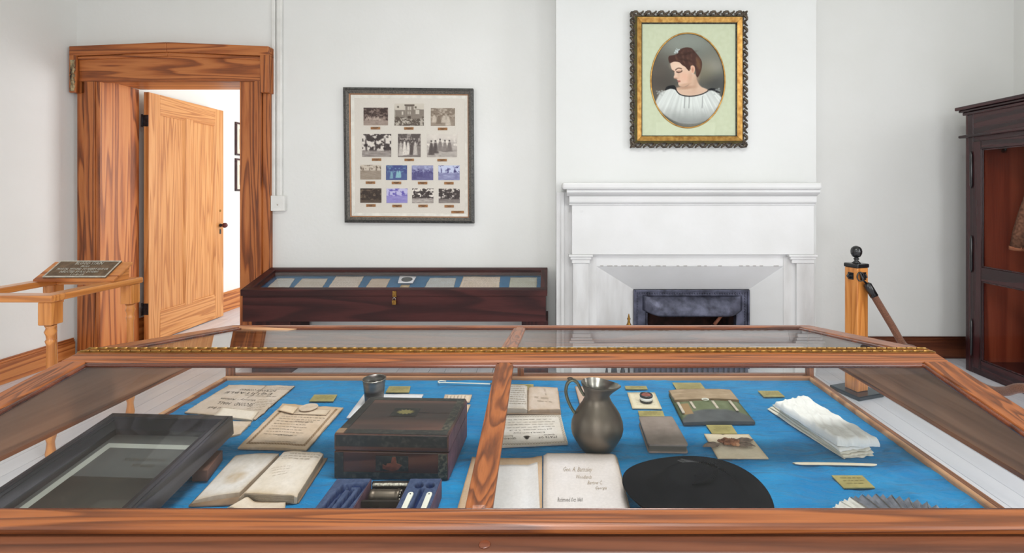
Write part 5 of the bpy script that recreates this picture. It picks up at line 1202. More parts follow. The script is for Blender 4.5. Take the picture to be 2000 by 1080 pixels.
# metal cup
cp = thing('metal_cup', 'small dark tarnished metal cup behind the wooden writing box', 'cup', bed(731, 789, .0025))
cpl = bed(731, 789, .0035)
b = MB(); b.lathe([(.001, .001), (.026, 0), (.0275, .002), (.028, .02), (.0305, .05), (.0335, .074), (.0342, .078), (.0328, .078), (.0295, .05), (.026, .006), (.001, .004)], cpl, 40, mod=lambda j, r, z_, tt: (r, z_+(.0015*math.sin(tt*3+1) if j in (5, 6, 7) else 0), 0), close=False); b.build('cup_body', plain('dark_silver', (150, 146, 142), (44, 38, 38), 14, .3, metal=.9, lo=.35, hi=.7, stretch=(.6, .6, 2.5)), cp)
b = MB(); b.tube([cpl+Vector((.034*math.cos(a), .034*math.sin(a), .078)) for a in [2*PI*k/32 for k in range(33)]], .0012, 6, caps=False); b.build('rim', M['silver'], cp)
# white hook
b = MB(); p0, p1 = bed(862, 747, .006), bed(958, 750, .005); L_ = [bed(871, 744.5, .006), bed(861, 743.5, .006), bed(856, 745.5, .006), bed(859, 748, .006), p0+Vector((.01, -.001, 0)), p1]
hk = thing('button_hook', 'thin white hook lying along the back edge of the cloth', 'hook', bed(910, 748)); b.tube(smooth3(L_, 4), .0022, 8); b.build('shank', M['ivory'], hk)
b = MB(); b.tube([p1, bed(973, 750.5, .005)], .0038, 8); b.build('handle', M['silver'], hk)
# wooden writing box
wb = thing('writing_box', 'dark rosewood writing box with inlaid borders and brass lock', 'box', bed(768, 900))
wx0, wx1, wy0, wy1, wh, wz = -.488, -.2265, 1.112, 1.312, .102, BED
R = Matrix.Translation(((wx0+wx1)/2, (wy0+wy1)/2, 0)) @ Matrix.Rotation(math.radians(-2.2), 4, 'Z') @ Matrix.Translation((-(wx0+wx1)/2, -(wy0+wy1)/2, 0))
def wbx(name, x0, x1, y0, y1, z0, z1, mat, bev=.0012, par=None):
    b = MB(); b.box(x0, x1, y0, y1, BED+z0, BED+z1); b.xf(R); return b.build(name, M[mat] if isinstance(mat, str) else mat, par or wb, bevel=bev)
wbx('box_body', wx0, wx1, wy0, wy1, .001, .0615, 'rosewood', .002)
ld = wbx('box_lid', wx0-.0005, wx1+.0005, wy0-.0005, wy1+.0005, .063, wh, 'rosewood', .004)
e_ = .0012
for nm, x0, x1, y0, y1 in (('lid_border', wx0+.022, wx1-.004, wy0+.002, wy0+.022), ('lid_border', wx0+.004, wx1-.003, wy1-.018, wy1-.002), ('lid_border', wx0+.003, wx0+.022, wy0+.026, wy1-.018)):
    wbx(nm, x0, x1, y0, y1, wh-.001, wh+.0006, 'inlay_dark', 0, ld)
wbx('lid_border', wx1-.022, wx1-.003, wy0+.022, wy1-.018, wh-.001, wh+.0008, 'inlay', 0, ld)
wbx('corner_patch', wx0+.002, wx0+.020, wy0+.003, wy0+.024, wh-.001, wh+.0009, 'leather', 0, ld)
wbx('front_border', wx0+.004, wx1-.002, wy0-.0015, wy0+.001, .074, .099, 'inlay_dark', 0, ld)
mx, my = (wx0+wx1)/2-.004, (wy0+wy1)/2+.012
b = MB(); b.add([(mx+dx, my+dy, BED+wh+.0008) for dx, dy in ((-.033, -.022), (.033, -.022), (.033, .022), (-.033, .022))], [(0, 1, 2, 3)]); b.xf(R); b.build('dark_inlay', M['inlay_dark'], ld)
b = MB(); n = 26; b.add([(mx+(.024 if k % 2 else .016)*math.cos(2*PI*k/n), my+(.014 if k % 2 else .0095)*math.sin(2*PI*k/n), BED+wh+.0014) for k in range(n)], [list(range(n))]); b.xf(R); b.build('brass_ornament', M['brass_label'], ld)
wbx('lid_crack', mx+.034, wx1-.024, my-.001, my+.0002, wh-.001, wh+.0007, 'black', 0, ld)
wbx('front_border', wx0+.002, wx0+.022, wy0-.0015, wy0+.001, .002, .060, 'inlay_dark', 0); wbx('front_border', wx0+.022, wx1-.022, wy0-.0014, wy0+.001, .002, .016, 'inlay_dark', 0)
wbx('front_border', wx1-.022, wx1-.002, wy0-.0016, wy0+.001, .002, .060, 'inlay', 0)
fx = mx+.010
wbx('lock_inlay', fx-.040, fx+.034, wy0-.0016, wy0+.001, .020, .054, 'inlay_dark', 0)
b = MB(); pts = [(-.024, .026), (-.012, .022), (0, .020), (.012, .024), (.020, .034), (.008, .038), (.006, .052), (-.002, .052), (-.005, .038), (-.014, .037), (-.016, .032), (-.024, .035)]
b.prism([(fx+x, BED+z_) for x, z_ in pts], 'y', wy0-.0026, wy0-.001); b.xf(R); b.build('lock_plate', plain('copper_lock', (132, 76, 60), (92, 52, 44), 80, .5, metal=.4), wb)
wbx('side_skin', wx1-.0005, wx1+.0012, wy0+.001, wy1-.001, .002, .0605, 'purple', 0)
wbx('side_skin', wx1-.0005, wx1+.0018, wy0+.003, wy1-.003, .064, wh-.006, 'purple', 0, ld)
# dressing case with razors in front of the box
dz = BED
dr_ = thing('dressing_case', 'open dressing case with blue velvet trays in front of the writing box', 'case', bed(740, 990))
b = MB(); b.box(-.378, -.300, .84, 1.05, dz, dz+.006); b.build('case_floor', M['darkwood'], dr_)
b = MB(); b.box(-.3795, -.2985, .985, .990, dz+.006, dz+.030); b.build('partition', M['darkwood'], dr_)
b = MB(); b.box(-.3795, -.2985, 1.046, 1.052, dz+.006, dz+.032); b.build('partition', M['darkwood'], dr_)
b = MB(); b.box(-.372, -.305, .87, .965, dz+.006, dz+.022)
mesh_m = plain('gilt_mesh', (176, 136, 82), (110, 78, 46), 60, .5, metal=.4); b.build('patterned_pad', mesh_m, dr_, bevel=.004)
b = MB()
for k in range(14):
    a = -.372+k*.0094; 
    if a < -.306: b.tube([(max(a, -.372), .965, dz+.0225), (min(a+.05, -.306), .965-min(.05, -.306-a), dz+.0225)], .0005, 4)
    if a < -.306: b.tube([(a, .965-.0, dz+.0225), (max(a-.05, -.372), .965-min(.05, a+.372), dz+.0225)], .0005, 4)
e = b.build('lattice', M['brass_label'], dr_); e['kind'] = 'stuff'
b = MB(); b.tube([(-.3755, 1.041, dz+.030), (-.36, 1.0405, dz+.0305), (-.34, 1.0415, dz+.030), (-.32, 1.0405, dz+.0305), (-.303, 1.041, dz+.030)], .0035, 6); b.build('bead_strip', plain('pearl_beads', (222, 218, 204), (120, 112, 100), 260, .4), dr_)
def tray(x0, x1, recs, name):
    qt = Quad((x0, 1.046, dz), (x1, 1.046, dz), (x1, .862, dz), (x0, .862, dz))
    def hf(u, v):
        h = .040+.0008*fbm(u*9, v*20, 3); 
        for (pts, wdt, dep) in recs:
            P_ = smooth_poly(pts, 5, False); P_[:, 1] *= 2.8; d = sdist(u, v*2.8, P_, False); h = h-dep*ss(wdt*1.25, wdt*.8, d)
        return h
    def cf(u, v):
        h = hf(u, v); c = np.array((66, 78, 108), float)+(fbm(u*20, v*40, 9)-.5)[..., None]*36; m_ = ss(.038, .034, h)[..., None]; return c*(1-m_)+np.array((28, 44, 88))*m_  # recesses painted darker: their shade is put into the velvet colour
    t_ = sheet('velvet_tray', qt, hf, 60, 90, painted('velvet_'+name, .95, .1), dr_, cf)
    b = MB()
    for a0, a1 in ((x0-.0012, x0), (x1, x1+.0012)): bb = MB(); bb.box(a0, a1, .862, 1.0465, dz, dz+.0385); bb.build('tray_side', M['purple'], t_)
    return qt
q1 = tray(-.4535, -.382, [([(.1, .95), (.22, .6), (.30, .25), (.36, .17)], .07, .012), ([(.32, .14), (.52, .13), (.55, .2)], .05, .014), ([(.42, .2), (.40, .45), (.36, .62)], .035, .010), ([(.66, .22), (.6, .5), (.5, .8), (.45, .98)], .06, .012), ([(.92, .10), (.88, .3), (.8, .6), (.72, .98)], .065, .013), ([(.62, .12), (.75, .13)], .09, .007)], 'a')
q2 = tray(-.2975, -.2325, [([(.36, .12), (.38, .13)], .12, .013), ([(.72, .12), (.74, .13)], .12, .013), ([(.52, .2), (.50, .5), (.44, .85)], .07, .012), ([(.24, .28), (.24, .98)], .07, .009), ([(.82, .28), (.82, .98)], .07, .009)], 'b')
for (u, lab) in ((.24, 'white handled razor in the left slot of the velvet tray'), (.82, 'white handled razor in the right slot of the velvet tray')):
    rz = thing('razor', lab, 'razor', q2.P(u, .6, .033), 'razors in the velvet tray')
    xx = q2.P(u, 0).x; w_ = .0058; y1_, y0_ = .991, .872; n = 8
    poly = [(xx-w_*.8, y0_), (xx+w_*.8, y0_)]+[(xx+w_*math.cos(PI*k/n), y1_+w_*math.sin(PI*k/n)) for k in range(n+1)]
    b = MB(); b.prism(poly, 'z', dz+.032, dz+.0425); b.build('razor_scale', M['ivory'], rz, bevel=.001)
    b = MB(); b.tube([(xx, y1_-.002, dz+.042), (xx, y1_-.002, dz+.0435)], .0014, 10); b.build('pivot_pin', M['iron_dark'], rz)
    b = MB(); b.box(xx-.0028, xx+.0028, y1_+.003, y1_+.022, dz+.032, dz+.037); b.build('tang', M['silver'], rz)
sc = thing('brush_cylinder', 'silver ribbed cylinder lying between the two velvet trays', 'tube', (-.343, 1.015, dz+.012))
b = MB(); y_, z_ = 1.018, dz+.020; xs_ = [-.374, -.372, -.370, -.366, -.364, -.361, -.322, -.319, -.317, -.313, -.311]; rs_ = [.010, .0128, .0135, .0135, .0125, .013, .013, .0125, .0138, .0138, .012]
b.tube([(x, y_, z_) for x in xs_], rs_, 22); b.build('cylinder_body', M['pewter'], sc)
b = MB()
for k in range(12): b.ball((-.3095, y_+.0105*math.cos(2*PI*k/12), z_+.0105*math.sin(2*PI*k/12)), .0022, 6, 4)
e = b.build('beaded_rim', M['silver'], sc); e['kind'] = 'stuff'
# small open notebook beside the muntin
nb_ = thing('open_notebook', 'small open notebook with torn right page behind the certificate', 'book', bed(1030, 787))
sheet('left_page', bq([(972, 759), (1030, 762), (1030, 809), (966, 808)]), lambda u, v: .016-.004*ss(.9, 1, u)-.002*ss(.08, 0, u)+.001*fbm(u*3, v*3, 2), 24, 24, M['paint'], nb_, paper_col((214, 206, 190), 8, 51, 20))
qn = bq([(1032, 762), (1089, 765.5), (1094, 809), (1031, 809)])
sheet('right_page', qn, lambda u, v: .012+.002*u-.004*ss(.12, 0, u)+.002*fbm(u*3, v*3, 3), 24, 24, M['paint'], nb_, paper_col((204, 186, 164), 12, 52, 24))
sheet('cover', bq([(968, 761), (1091, 765), (1096, 811), (963, 810)]), lambda u, v: .002+0*u, 6, 6, M['leather'], nb_)
m = MB()
for k in range(9): scribble(m, bq([(972, 759), (1030, 762), (1030, 809), (966, 808)]), .45, .1+k*.09, .92, .1+k*.09, .03, k, .0178, wt=.1)
scribble(m, qn, .2, .5, .7, .55, .08, 3, .0155, wt=.05); scribble(m, qn, .55, .1, .6, .45, .08, 4, .0155, wt=.05); scribble(m, qn, .3, .66, .75, .7, .06, 5, .0155, wt=.05)
ink(m, nb_, 'handwriting', 'ink_light')
# printed certificate with border (upside down)
hfG = lambda u, v: .0022+.003*fbm(u*2, v*2, 61)+.003*ss(.8, 1, v)*(.5+.5*np.cos(u*5))+.002*ss(.2, 0, v)
def colG(u, v):
    c = paper_col((214, 206, 188), 10, 62, 14)(u, v); e = np.minimum(np.minimum(u, 1-u)*2.2, np.minimum(v, 1-v)*1.3)
    g = ss(.015, .03, e)*ss(.105, .09, e)*(.5+.5*np.sin(u*190)*np.sin(v*90)); return c-62*g[..., None]
t, q = doc('state_certificate', 'printed state certificate with scalloped border lying upside down left of the pitcher', [(951, 815.5), (1096, 814), (1110, 869), (946, 877)], None, hf=hfG, nu=150, nv=90, rag=.008, colf=colG)
zG = lambda u, v: float(hfG(np.array([u]), np.array([v]))[0])+.0006
m = MB()
text_into(m, q, 'STATE OF', .655, .745, .885, .805, zG, True); text_into(m, q, 'GEORGIA', .20, .745, .38, .805, zG, True); text_into(m, q, 'By SAMUEL B. HOYT, Deputy', .35, .58, .74, .625, zG, True); text_into(m, q, 'Governor', .72, .68, .86, .72, zG, True); text_into(m, q, 'Executive', .22, .68, .34, .72, zG, True)
text_into(m, q, 'said Court, aforesaid,  A. D. 18', .30, .49, .84, .53, zG, True)
n = 16
for k in range(3): m.add([q.P(.51+(.05-.012*k)*math.cos(2*PI*j/n)*(.5 if j % 2 else 1), .76+(-.03+.03*k)+.03*math.sin(2*PI*j/n), zG(.51, .76)) for j in range(n)], [list(range(n))])
for k in range(4): scribble(m, q, .14, .15+k*.09, .86, .15+k*.09, .022, k+4, zG, wt=.06)
ink(m, t)
# little card and brooch behind the pitcher
t, q = doc('small_photo_card', 'tan photograph card half hidden behind the pewter pitcher', [(1123, 757), (1152, 757), (1162, 798), (1134, 798)], (196, 170, 148), cat='card', seed=66, nu=10, nv=10, hf=lambda u, v: .005+0*u)
bc_ = thing('beaded_brooch', 'tiny sparkling brooch peeping out right behind the pitcher neck', 'brooch', bed(1189, 800, .001))
b = MB()
for k in range(14): b.ball(bed(1187+3*math.cos(k*2.4)*(k/14)**.5, 800+5*math.sin(k*2.4)*(k/14)**.5, .004), .0022, 6, 4)
e = b.build('beads', M['silver'], bc_); e['kind'] = 'stuff'
# pewter pitcher
pt = thing('pewter_pitcher', 'tarnished pewter pitcher with curved handle and wide spout', 'pitcher', (.118, 1.243, BED+.001))
pr = [(.002, .0), (.036, 0), (.038, .002), (.046, .012), (.056, .028), (.0635, .042), (.066, .054), (.0645, .070), (.058, .088), (.048, .104), (.038, .118), (.0325, .130), (.0315, .138), (.033, .147), (.037, .157), (.0405, .165), (.0395, .166), (.036, .157), (.031, .145), (.029, .135), (.030, .128), (.02, .10), (.002, .098)]
def spout(j, r, z_, tt):
    g = 0
    if z_ > .138 and r > .02:
        a = math.atan2(math.sin(tt+.15), math.cos(tt+.15)); k = min(1, (z_-.138)/.027); g = math.exp(-(a/.55)**2)*k
        b_ = 1-.10*k*math.sin(tt)**2*0
        return r+g*.020, z_+g*.000-.006*k*(1-math.exp(-(a/1.1)**2))*0+.006*k*math.cos(tt-PI)*0.6, 0
    return r, z_, 0
b = MB(); b.lathe(pr, (.118, 1.243, BED+.001), 56, mod=spout, close=False); b.build('pitcher_body', M['pewter'], pt)
b = MB(); b.lathe([(r-.0007, z_) for r, z_ in pr[16:21]], (.118, 1.243, BED+.0012), 56, mod=lambda j, r, z_, tt: spout(j, r, z_, tt), close=False); e = b.build('silvered_lining', M['silver'], pt); e['label'] = 'bright silver inside of the neck'
hp = [Vector((.118+x, 1.243+y, BED+z_)) for x, y, z_ in ((-.033, 0, .137), (-.041, 0, .150), (-.050, 0, .168), (-.062, 0, .176), (-.074, 0, .168), (-.079, 0, .148), (-.074, 0, .125), (-.064, 0, .104), (-.056, 0, .092))]
hp = smooth3(hp, 4); b = MB(); b.tube(hp, [.0062-.0015*abs(i/len(hp)-.5) for i in range(len(hp))], 12, flat=.7); b.build('handle', plain('greenish_pewter', (128, 130, 108), (104, 106, 88), 30, .35, metal=.8), pt)
b = MB(); b.ball((.118-.068, 1.243, BED+.179), (.008, .005, .004)); b.build('thumb_piece', M['pewter'], pt)
# large ledger at the front centre
lg = thing('open_ledger', 'large open ledger with a handwritten name page at the front centre', 'book', bed(1060, 960))
fy = .80
def bedY(x, y, Y): p = bed(x, y); return Vector(((x-CX)*p.y/F, Y, BED))
def qlong(a, b_, c, d, Yn):          # extend the two side edges (a->d, b->c) to depth Yn
    A, B, C, D = [bed(*p) for p in (a, b_, c, d)]
    f = lambda P, Q: P+(Q-P)*((P.y-Yn)/(P.y-Q.y))
    return Quad(A, B, f(B, C), f(A, D))
qa = qlong((922, 896.5), (1059, 898.5), (1059, 998), (893, 998), .84)
sheet('cover_paper', qa, lambda u, v: .003+.003*fbm(u*3, v*3, 71)+.006*ss(.8, 1, u), 40, 40, M['paint'], lg, paper_col((204, 176, 142), 14, 71, 16))
qb_ = qlong((966, 915), (1050, 915), (1054, 998), (955, 998), .85)
sheet('left_page', qb_, lambda u, v: .008+.002*fbm(u*5, v*5, 73)+.006*ss(.75, 1, u), 30, 30, M['paint'], lg, paper_col((216, 212, 202), 6, 73, 10))
qc = qlong((1061.5, 898.5), (1203, 900), (1227, 999), (1060.5, 998), .835)
hfl = lambda u, v: .017-.006*ss(.06, 0, u)-.004*ss(.94, 1, u)+.0012*fbm(u*4, v*4, 75)
sheet('right_page', qc, hfl, 60, 60, M['paint'], lg, paper_col((216, 208, 196), 6, 75, 22))
zL = lambda u, v: float(hfl(np.array([u]), np.array([v]))[0])+.0006
m = MB()
text_into(m, qc, 'Geo. A. Barnsley', .26, .17, .64, .24, zL, shear=.5); text_into(m, qc, 'Woodlands', .42, .26, .62, .30, zL, shear=.5); text_into(m, qc, 'Bartow C.', .55, .32, .74, .36, zL, shear=.5); text_into(m, qc, 'Georgia', .64, .38, .78, .42, zL, shear=.5)
ink(m, lg, 'handwriting', 'ink_light'); m = MB(); text_into(m, qc, 'Richmond Oct 1860', .17, .49, .47, .53, zL, shear=.4); ink(m, lg, 'dark_handwriting', 'ink')
m = MB()
for k in range(4): m.tube([qc.P(1.006+.006*k, a, .013-.0035*k) for a in (.02, .4, .98)], .0007, 4)
for k in range(3): m.tube([qc.P(.985+.01*k, a, .0175-.004*k) for a in (.0, .12)], .0006, 4)
ink(m, lg, 'page_edges', 'ink_light')
# labels
def brass_label(label, pts, lines, seed, flip=True):
    q = bq(pts, 0); t = thing('brass_label', label, 'label', ground(q), 'small brass caption plates on the cloth')
    b = MB(); c = [q.P(0, 1, .001), q.P(1, 1, .001), q.P(1, 0, .001), q.P(0, 0, .001)]; b.hexa(c, [p+Vector((0, 0, .0022)) for p in c]); b.build('plate', M['brass_label'], t)
    m = MB(); rr = random.Random(seed)
    for k in range(lines):
        v = .18+.66*(k+.2)/max(1, lines); wd_ = rr.uniform(.45, .8); scribble(m, q, .5-wd_/2, v, .5+wd_/2, v, .32/lines*.55, seed*9+k, .0037, wt=.14)
    ink(m, t, 'engraving', 'ink_plate'); return t, q
brass_label('brass caption plate left of the metal cup', [(614, 772.5), (659, 772.5), (651, 785), (604, 785)], 4, 1)
brass_label('brass caption plate just right of the metal cup', [(760, 756), (802, 756), (799, 768), (753, 768)], 4, 2)
brass_label('brass caption plate behind the small open notebook', [(1000, 752), (1042, 752), (1042, 764), (998, 763)], 3, 3)
brass_label('narrow brass caption plate behind the red topped tin', [(1220, 755.5), (1262, 755.5), (1265, 761.5), (1222, 761.5)], 2, 4)
brass_label('large brass caption plate behind the cloth wallet', [(1313, 749), (1368, 749), (1384, 769.5), (1326, 769.5)], 8, 5)
brass_label('brass caption plate at the back right near the linen', [(1480, 765), (1520, 765), (1533, 776.5), (1492, 776.5)], 3, 6)
brass_label('brass caption plate behind the grey leather notebook', [(1246, 804), (1294, 804), (1298, 815), (1249, 815)], 3, 7)
brass_label('brass caption plate between the wallet and the dried flowers', [(1379, 832), (1429, 832), (1440, 849), (1391, 849)], 5, 8)
brass_label('brass caption plate in front of the long bone blade', [(1624, 931), (1684, 931), (1709, 955), (1648, 955.5)], 3, 9)
# tin on card
t, q = doc('printed_card', 'cream printed card lying under the red topped tin', [(1225, 767.5), (1279, 767.5), (1293, 799.5), (1235, 798.5)], (222, 212, 178), cat='card', seed=81, stain=5, nu=10, nv=10, hf=lambda u, v: .002+0*u)
m = MB()
for k in range(6): scribble(m, q, .2, .12+k*.13, .8, .12+k*.13, .025, k+3, .0027, wt=.1)
ink(m, t, 'print', 'ink_light')
tn = thing('round_tin', 'small round black and white tin with a red top', 'tin', bed(1262, 784, .003)); c = bed(1262, 784, .003)
r_ = .0195
b = MB(); b.lathe([(r_*.96, 0), (r_, .001), (r_, .007)], c, 32); b.build('lower_band', M['black'], tn)
b = MB(); b.lathe([(r_, .007), (r_, .016)], c, 32); b.build('white_band', M['linen'], tn)
b = MB(); b.lathe([(r_*1.02, .016), (r_*1.03, .017), (r_*1.03, .021), (r_*.97, .0225), (r_*.86, .0225), (r_*.86, .0205)], c, 32); b.build('dark_rim', M['black'], tn)
b = MB(); b.lathe([(.001, .021), (r_*.6, .0215), (r_*.84, .021)], c, 32); b.build('red_top', M['redjar'], tn)
# grey leather notebook
nk = thing('leather_notebook', 'closed grey leather notebook lying behind the black hat', 'book', bed(1297, 850))
qk = bq([(1247, 823), (1322, 822), (1347, 882), (1266, 882)])
qk = Quad(*[Vector((p.x, p.y, BED)) for p in (bed(1247, 814, .02), bed(1313, 813.5, .02), bed(1345, 870, .02), bed(1266, 869, .02))])
hk_ = lambda u, v: .0045+0*u
def rr_(u, v):
    e = .06; du = np.maximum(0, np.abs(u-.5)-.5+e)/e; dv = np.maximum(0, np.abs(v-.5)-.5+e)/e; k = np.minimum(1, 1/np.maximum(1e-6, np.hypot(du, dv)))
    U = .5+np.sign(u-.5)*np.where((du > 0), (.5-e)+e*du*k, np.abs(u-.5)); V = .5+np.sign(v-.5)*np.where((dv > 0), (.5-e)+e*dv*k, np.abs(v-.5)); return U, V
sheet('back_cover', qk, lambda u, v: .003+0*u, 24, 24, M['leather_grey'], nk, edge=rr_)
qi = Quad(qk.P(.03, .02), qk.P(.96, .02), qk.P(.96, .98), qk.P(.03, .98)); qi.c = [p+Vector((0, 0, .0)) for p in qi.c]
sheet('page_block', qi, lambda u, v: .0175+0*u, 6, 6, plain('gilt_pages', (96, 88, 80), (74, 68, 60), 8, .8, stretch=(1, 1, 120)), nk, base=.003)
qt_ = Quad(*[p+Vector((0, 0, .0175)) for p in qk.c]); sheet('front_cover', qt_, lambda u, v: .003+.0008*fbm(u*5, v*5, 4), 24, 24, M['leather_grey'], nk, edge=rr_)
# wallet
wl = thing('cloth_wallet', 'worn cloth wallet with tan flap, green body and ribbon ties', 'wallet', bed(1390, 805))
q = bq([(1307, 780), (1430, 779), (1475, 830), (1334, 832)])
qw = bq([(1306, 772), (1428, 771), (1475, 829), (1335, 831)])
hw = lambda u, v: .006+.009*np.sqrt(np.clip(np.sin(np.clip(u, 0, 1)*PI), 0, 1))*np.sqrt(np.clip(np.sin(np.clip(v, 0, 1)*PI*.92+.12), 0, 1))+.002*fbm(u*5, v*5, 3)
def colW(u, v):
    c = np.array((104, 112, 84), float)+(fbm(u*14, v*10, 5)-.5)[..., None]*34
    e = ss(.04, .02, np.minimum(np.minimum(u, 1-u), 1-v))[..., None]; c = c*(1-e)+np.array((74, 86, 60))*e
    m_ = (ss(.56, .60, v+.35*(np.abs(u-.5)*2)**2.2*(-1)+.10))
    m_ = ss(.66, .69, v-.22*(np.abs(u-.52)*2)**3)[..., None]; c = c*(1-m_)+(np.array((84, 86, 88))+(fbm(u*9, v*9, 6)-.5)[..., None]*24)*m_
    a = (ss(.05, .06, u)*ss(.20, .19, u)*ss(.44, .46, v)*ss(.80, .78, v))[..., None]; c = c*(1-a)+np.array((150, 122, 88))*a
    return c
sheet('wallet_body', qw, hw, 70, 50, M['paint'], wl, colW)
qf = Quad(qw.P(-.015, -.02, .009), qw.P(1.01, -.02, .009), qw.P(1.0, .40, .011), qw.P(.0, .39, .011))
sheet('wallet_flap', qf, lambda u, v: .004+.0055*np.sqrt(np.clip(np.sin(u*PI), 0, 1))+.002*fbm(u*6, v*4, 8), 60, 24, M['paint'], wl, lambda u, v: np.array((160, 138, 112), float)+(fbm(u*7, v*7, 10)-.5)[..., None]*46-30*np.exp(-np.minimum(v, 1-v)*30)[..., None], edge=ragged(.04, 4))
for (u, a, b2) in ((.235, .44, .66), (.57, .42, .66), (.83, .42, .75), (.04, .46, .8)):
    qq = Quad(qw.P(u-.018, a, .0165), qw.P(u+.022, a, .0165), qw.P(u+.03, b2, .0155), qw.P(u-.008, b2, .0155)); sheet('ribbon_tie', qq, lambda u_, v_: .0022+0*u_, 4, 6, M['tape'], wl)
b = MB(); c = qw.P(.47, .41, .0215); b.tube([c+Vector((.010*math.cos(t_), .006*math.sin(t_), 0)) for t_ in [2*PI*k/18 for k in range(19)]], .0014, 6, caps=False); b.build('ring', M['ivory'], wl)
# dried corsage on a card
t, q = doc('folded_cream_card', 'cream folded card under the dried flowers', [(1375, 849), (1462.5, 850), (1501, 897), (1402, 896.5)], (226, 212, 180), cat='card', seed=91, stain=5, nu=20, nv=20, hf=lambda u, v: .0022+.0008*np.abs(u-.42)*0-.0014*ss(.012, .0, np.abs(u-.42))+.001*np.abs(u-.42))
fl2 = thing('dried_flowers', 'pressed brown flower with grey leaves lying on a cream card', 'dried flower', bed(1424, 868, .004))
def leafm(p, dr, L_, W_, mat='leaf'):
    d = Vector((math.cos(dr), math.sin(dr), 0)); n_ = Vector((-d.y, d.x, 0)); vs = []; fs = []; K = 10
    for i in range(K+1):
        s = i/K; w_ = W_*math.sin(PI*min(1, s*1.02))**.75*(1-.25*s)
        c0 = p+d*L_*s+Vector((0, 0, .003+.002*math.sin(s*PI)))
        for k in (-1, -.5, 0, .5, 1): vs.append(c0+n_*w_*k+Vector((0, 0, .0012*abs(k)+.0006*math.sin(i*2.2+k*4))))
    for i in range(K):
        for k in range(4): a = i*5+k; fs.append((a, a+5, a+6, a+1))
    b = MB(); b.add(vs, fs, True); o = b.build('leaf', M[mat], fl2); md = o.modifiers.new('s', 'SOLIDIFY'); md.thickness = .0008
p = bed(1424, 868, .003)
leafm(bed(1407, 870, .003), math.radians(196), .052, .014); leafm(bed(1437, 866, .003), math.radians(12), .052, .014); leafm(bed(1436, 871, .003), math.radians(-28), .030, .009); leafm(bed(1446, 871, .003), math.radians(-14), .036, .009)
for k in range(11):
    a = k*2.399; r_ = .004+.0125*(k/11)**.5
    b = MB(); c = p+Vector((r_*1.35*math.cos(a), r_*.8*math.sin(a), .006+.003*(1-k/11)+.0012*random.random()))
    b.ball(c, (.0105, .0065, .0035), 10, 6)
    b.v = [tuple(Vector(v)+Vector((0, 0, .0014*math.sin(v[0]*900+v[1]*500)))) for v in b.v]; b.build('petal', M['petal'], fl2)
b = MB(); b.ball(bed(1440, 868, .010), (.007, .006, .004), 10, 6); b.build('bud', plain('pale_bud', (198, 150, 116), (170, 112, 80), 60, .8), fl2)
# black felt hat
ht = thing('felt_hat', 'round black felt hat with low pinched crown and a feather', 'hat', (.300, 1.015, BED))
HC = Vector((.300, 1.015, 0)); 
def hatz(x, y):
    r = math.hypot(x/.150, y/.142); a = math.atan2(y, x)
    z_ = .032-.10*x*.55+.010*math.sin(2*a+.6)*r*r
    rx_, ry2 = .092, .086; cr = math.hypot((x-.004)/rx_, (y+.004)/ry2)
    s = max(0.0, min(1.0, (1.2-cr)/.62)); s = s*s*(3-2*s); top = .032-.010*math.exp(-((y+.02-.15*x)/.026)**2)*max(0, 1-cr)+.006*max(0, 1-cr)
    return z_+s*top+.006*max(0, r-.8)*5*.4
b = MB(); nr, na = 26, 72
for j in range(nr+1):
    rr = j/nr
    for k in range(na):
        a = 2*PI*k/na; x, y = .150*rr*math.cos(a), .142*rr*math.sin(a); b.v.append((HC.x+x, HC.y+y, BED+max(.004, hatz(x, y))))
for j in range(nr):
    for k in range(na): b.f.append([j*na+k, (j+1)*na+k, (j+1)*na+(k+1) % na, j*na+(k+1) % na]); b.sm.append(True); b.mi.append(0)
o = b.build('hat_felt', M['felt'], ht); md = o.modifiers.new('s', 'SOLIDIFY'); md.thickness = .0028; md.offset = -1
b = MB()
def hp_(x, y, d=.002): return Vector((HC.x+x, HC.y+y, BED+hatz(x, y)+d))
def feather(x0, y0, x1, y1, W_, n=26):
    for i in range(n):
        s = i/n; x, y = x0+(x1-x0)*s, y0+(y1-y0)*s; d = Vector((x1-x0, y1-y0, 0)).normalized(); nn = Vector((-d.y, d.x, 0)); w_ = W_*math.sin(PI*min(1, s+.08))
        for sg in (-1, 1):
            e_ = (d*.6+nn*sg).normalized()*w_; b.add([hp_(x, y, .006), hp_(x+d.x*.006, y+d.y*.006, .006), hp_(x+e_.x+d.x*.004, y+e_.y+d.y*.004, .007), hp_(x+e_.x, y+e_.y, .005)], [(0, 1, 2, 3)])
b = MB(); feather(-.008, .116, .088, .03, .016); feather(.0, .120, .075, .06, .012); e = b.build('feather', plain('dark_feather', (60, 60, 66), (40, 40, 44), 60, .6), ht); e['kind'] = 'stuff'
b = MB(); feather(.055, .02, -.02, -.045, .014, 18); e = b.build('feather_tip', M['felt'], ht); e['kind'] = 'stuff'
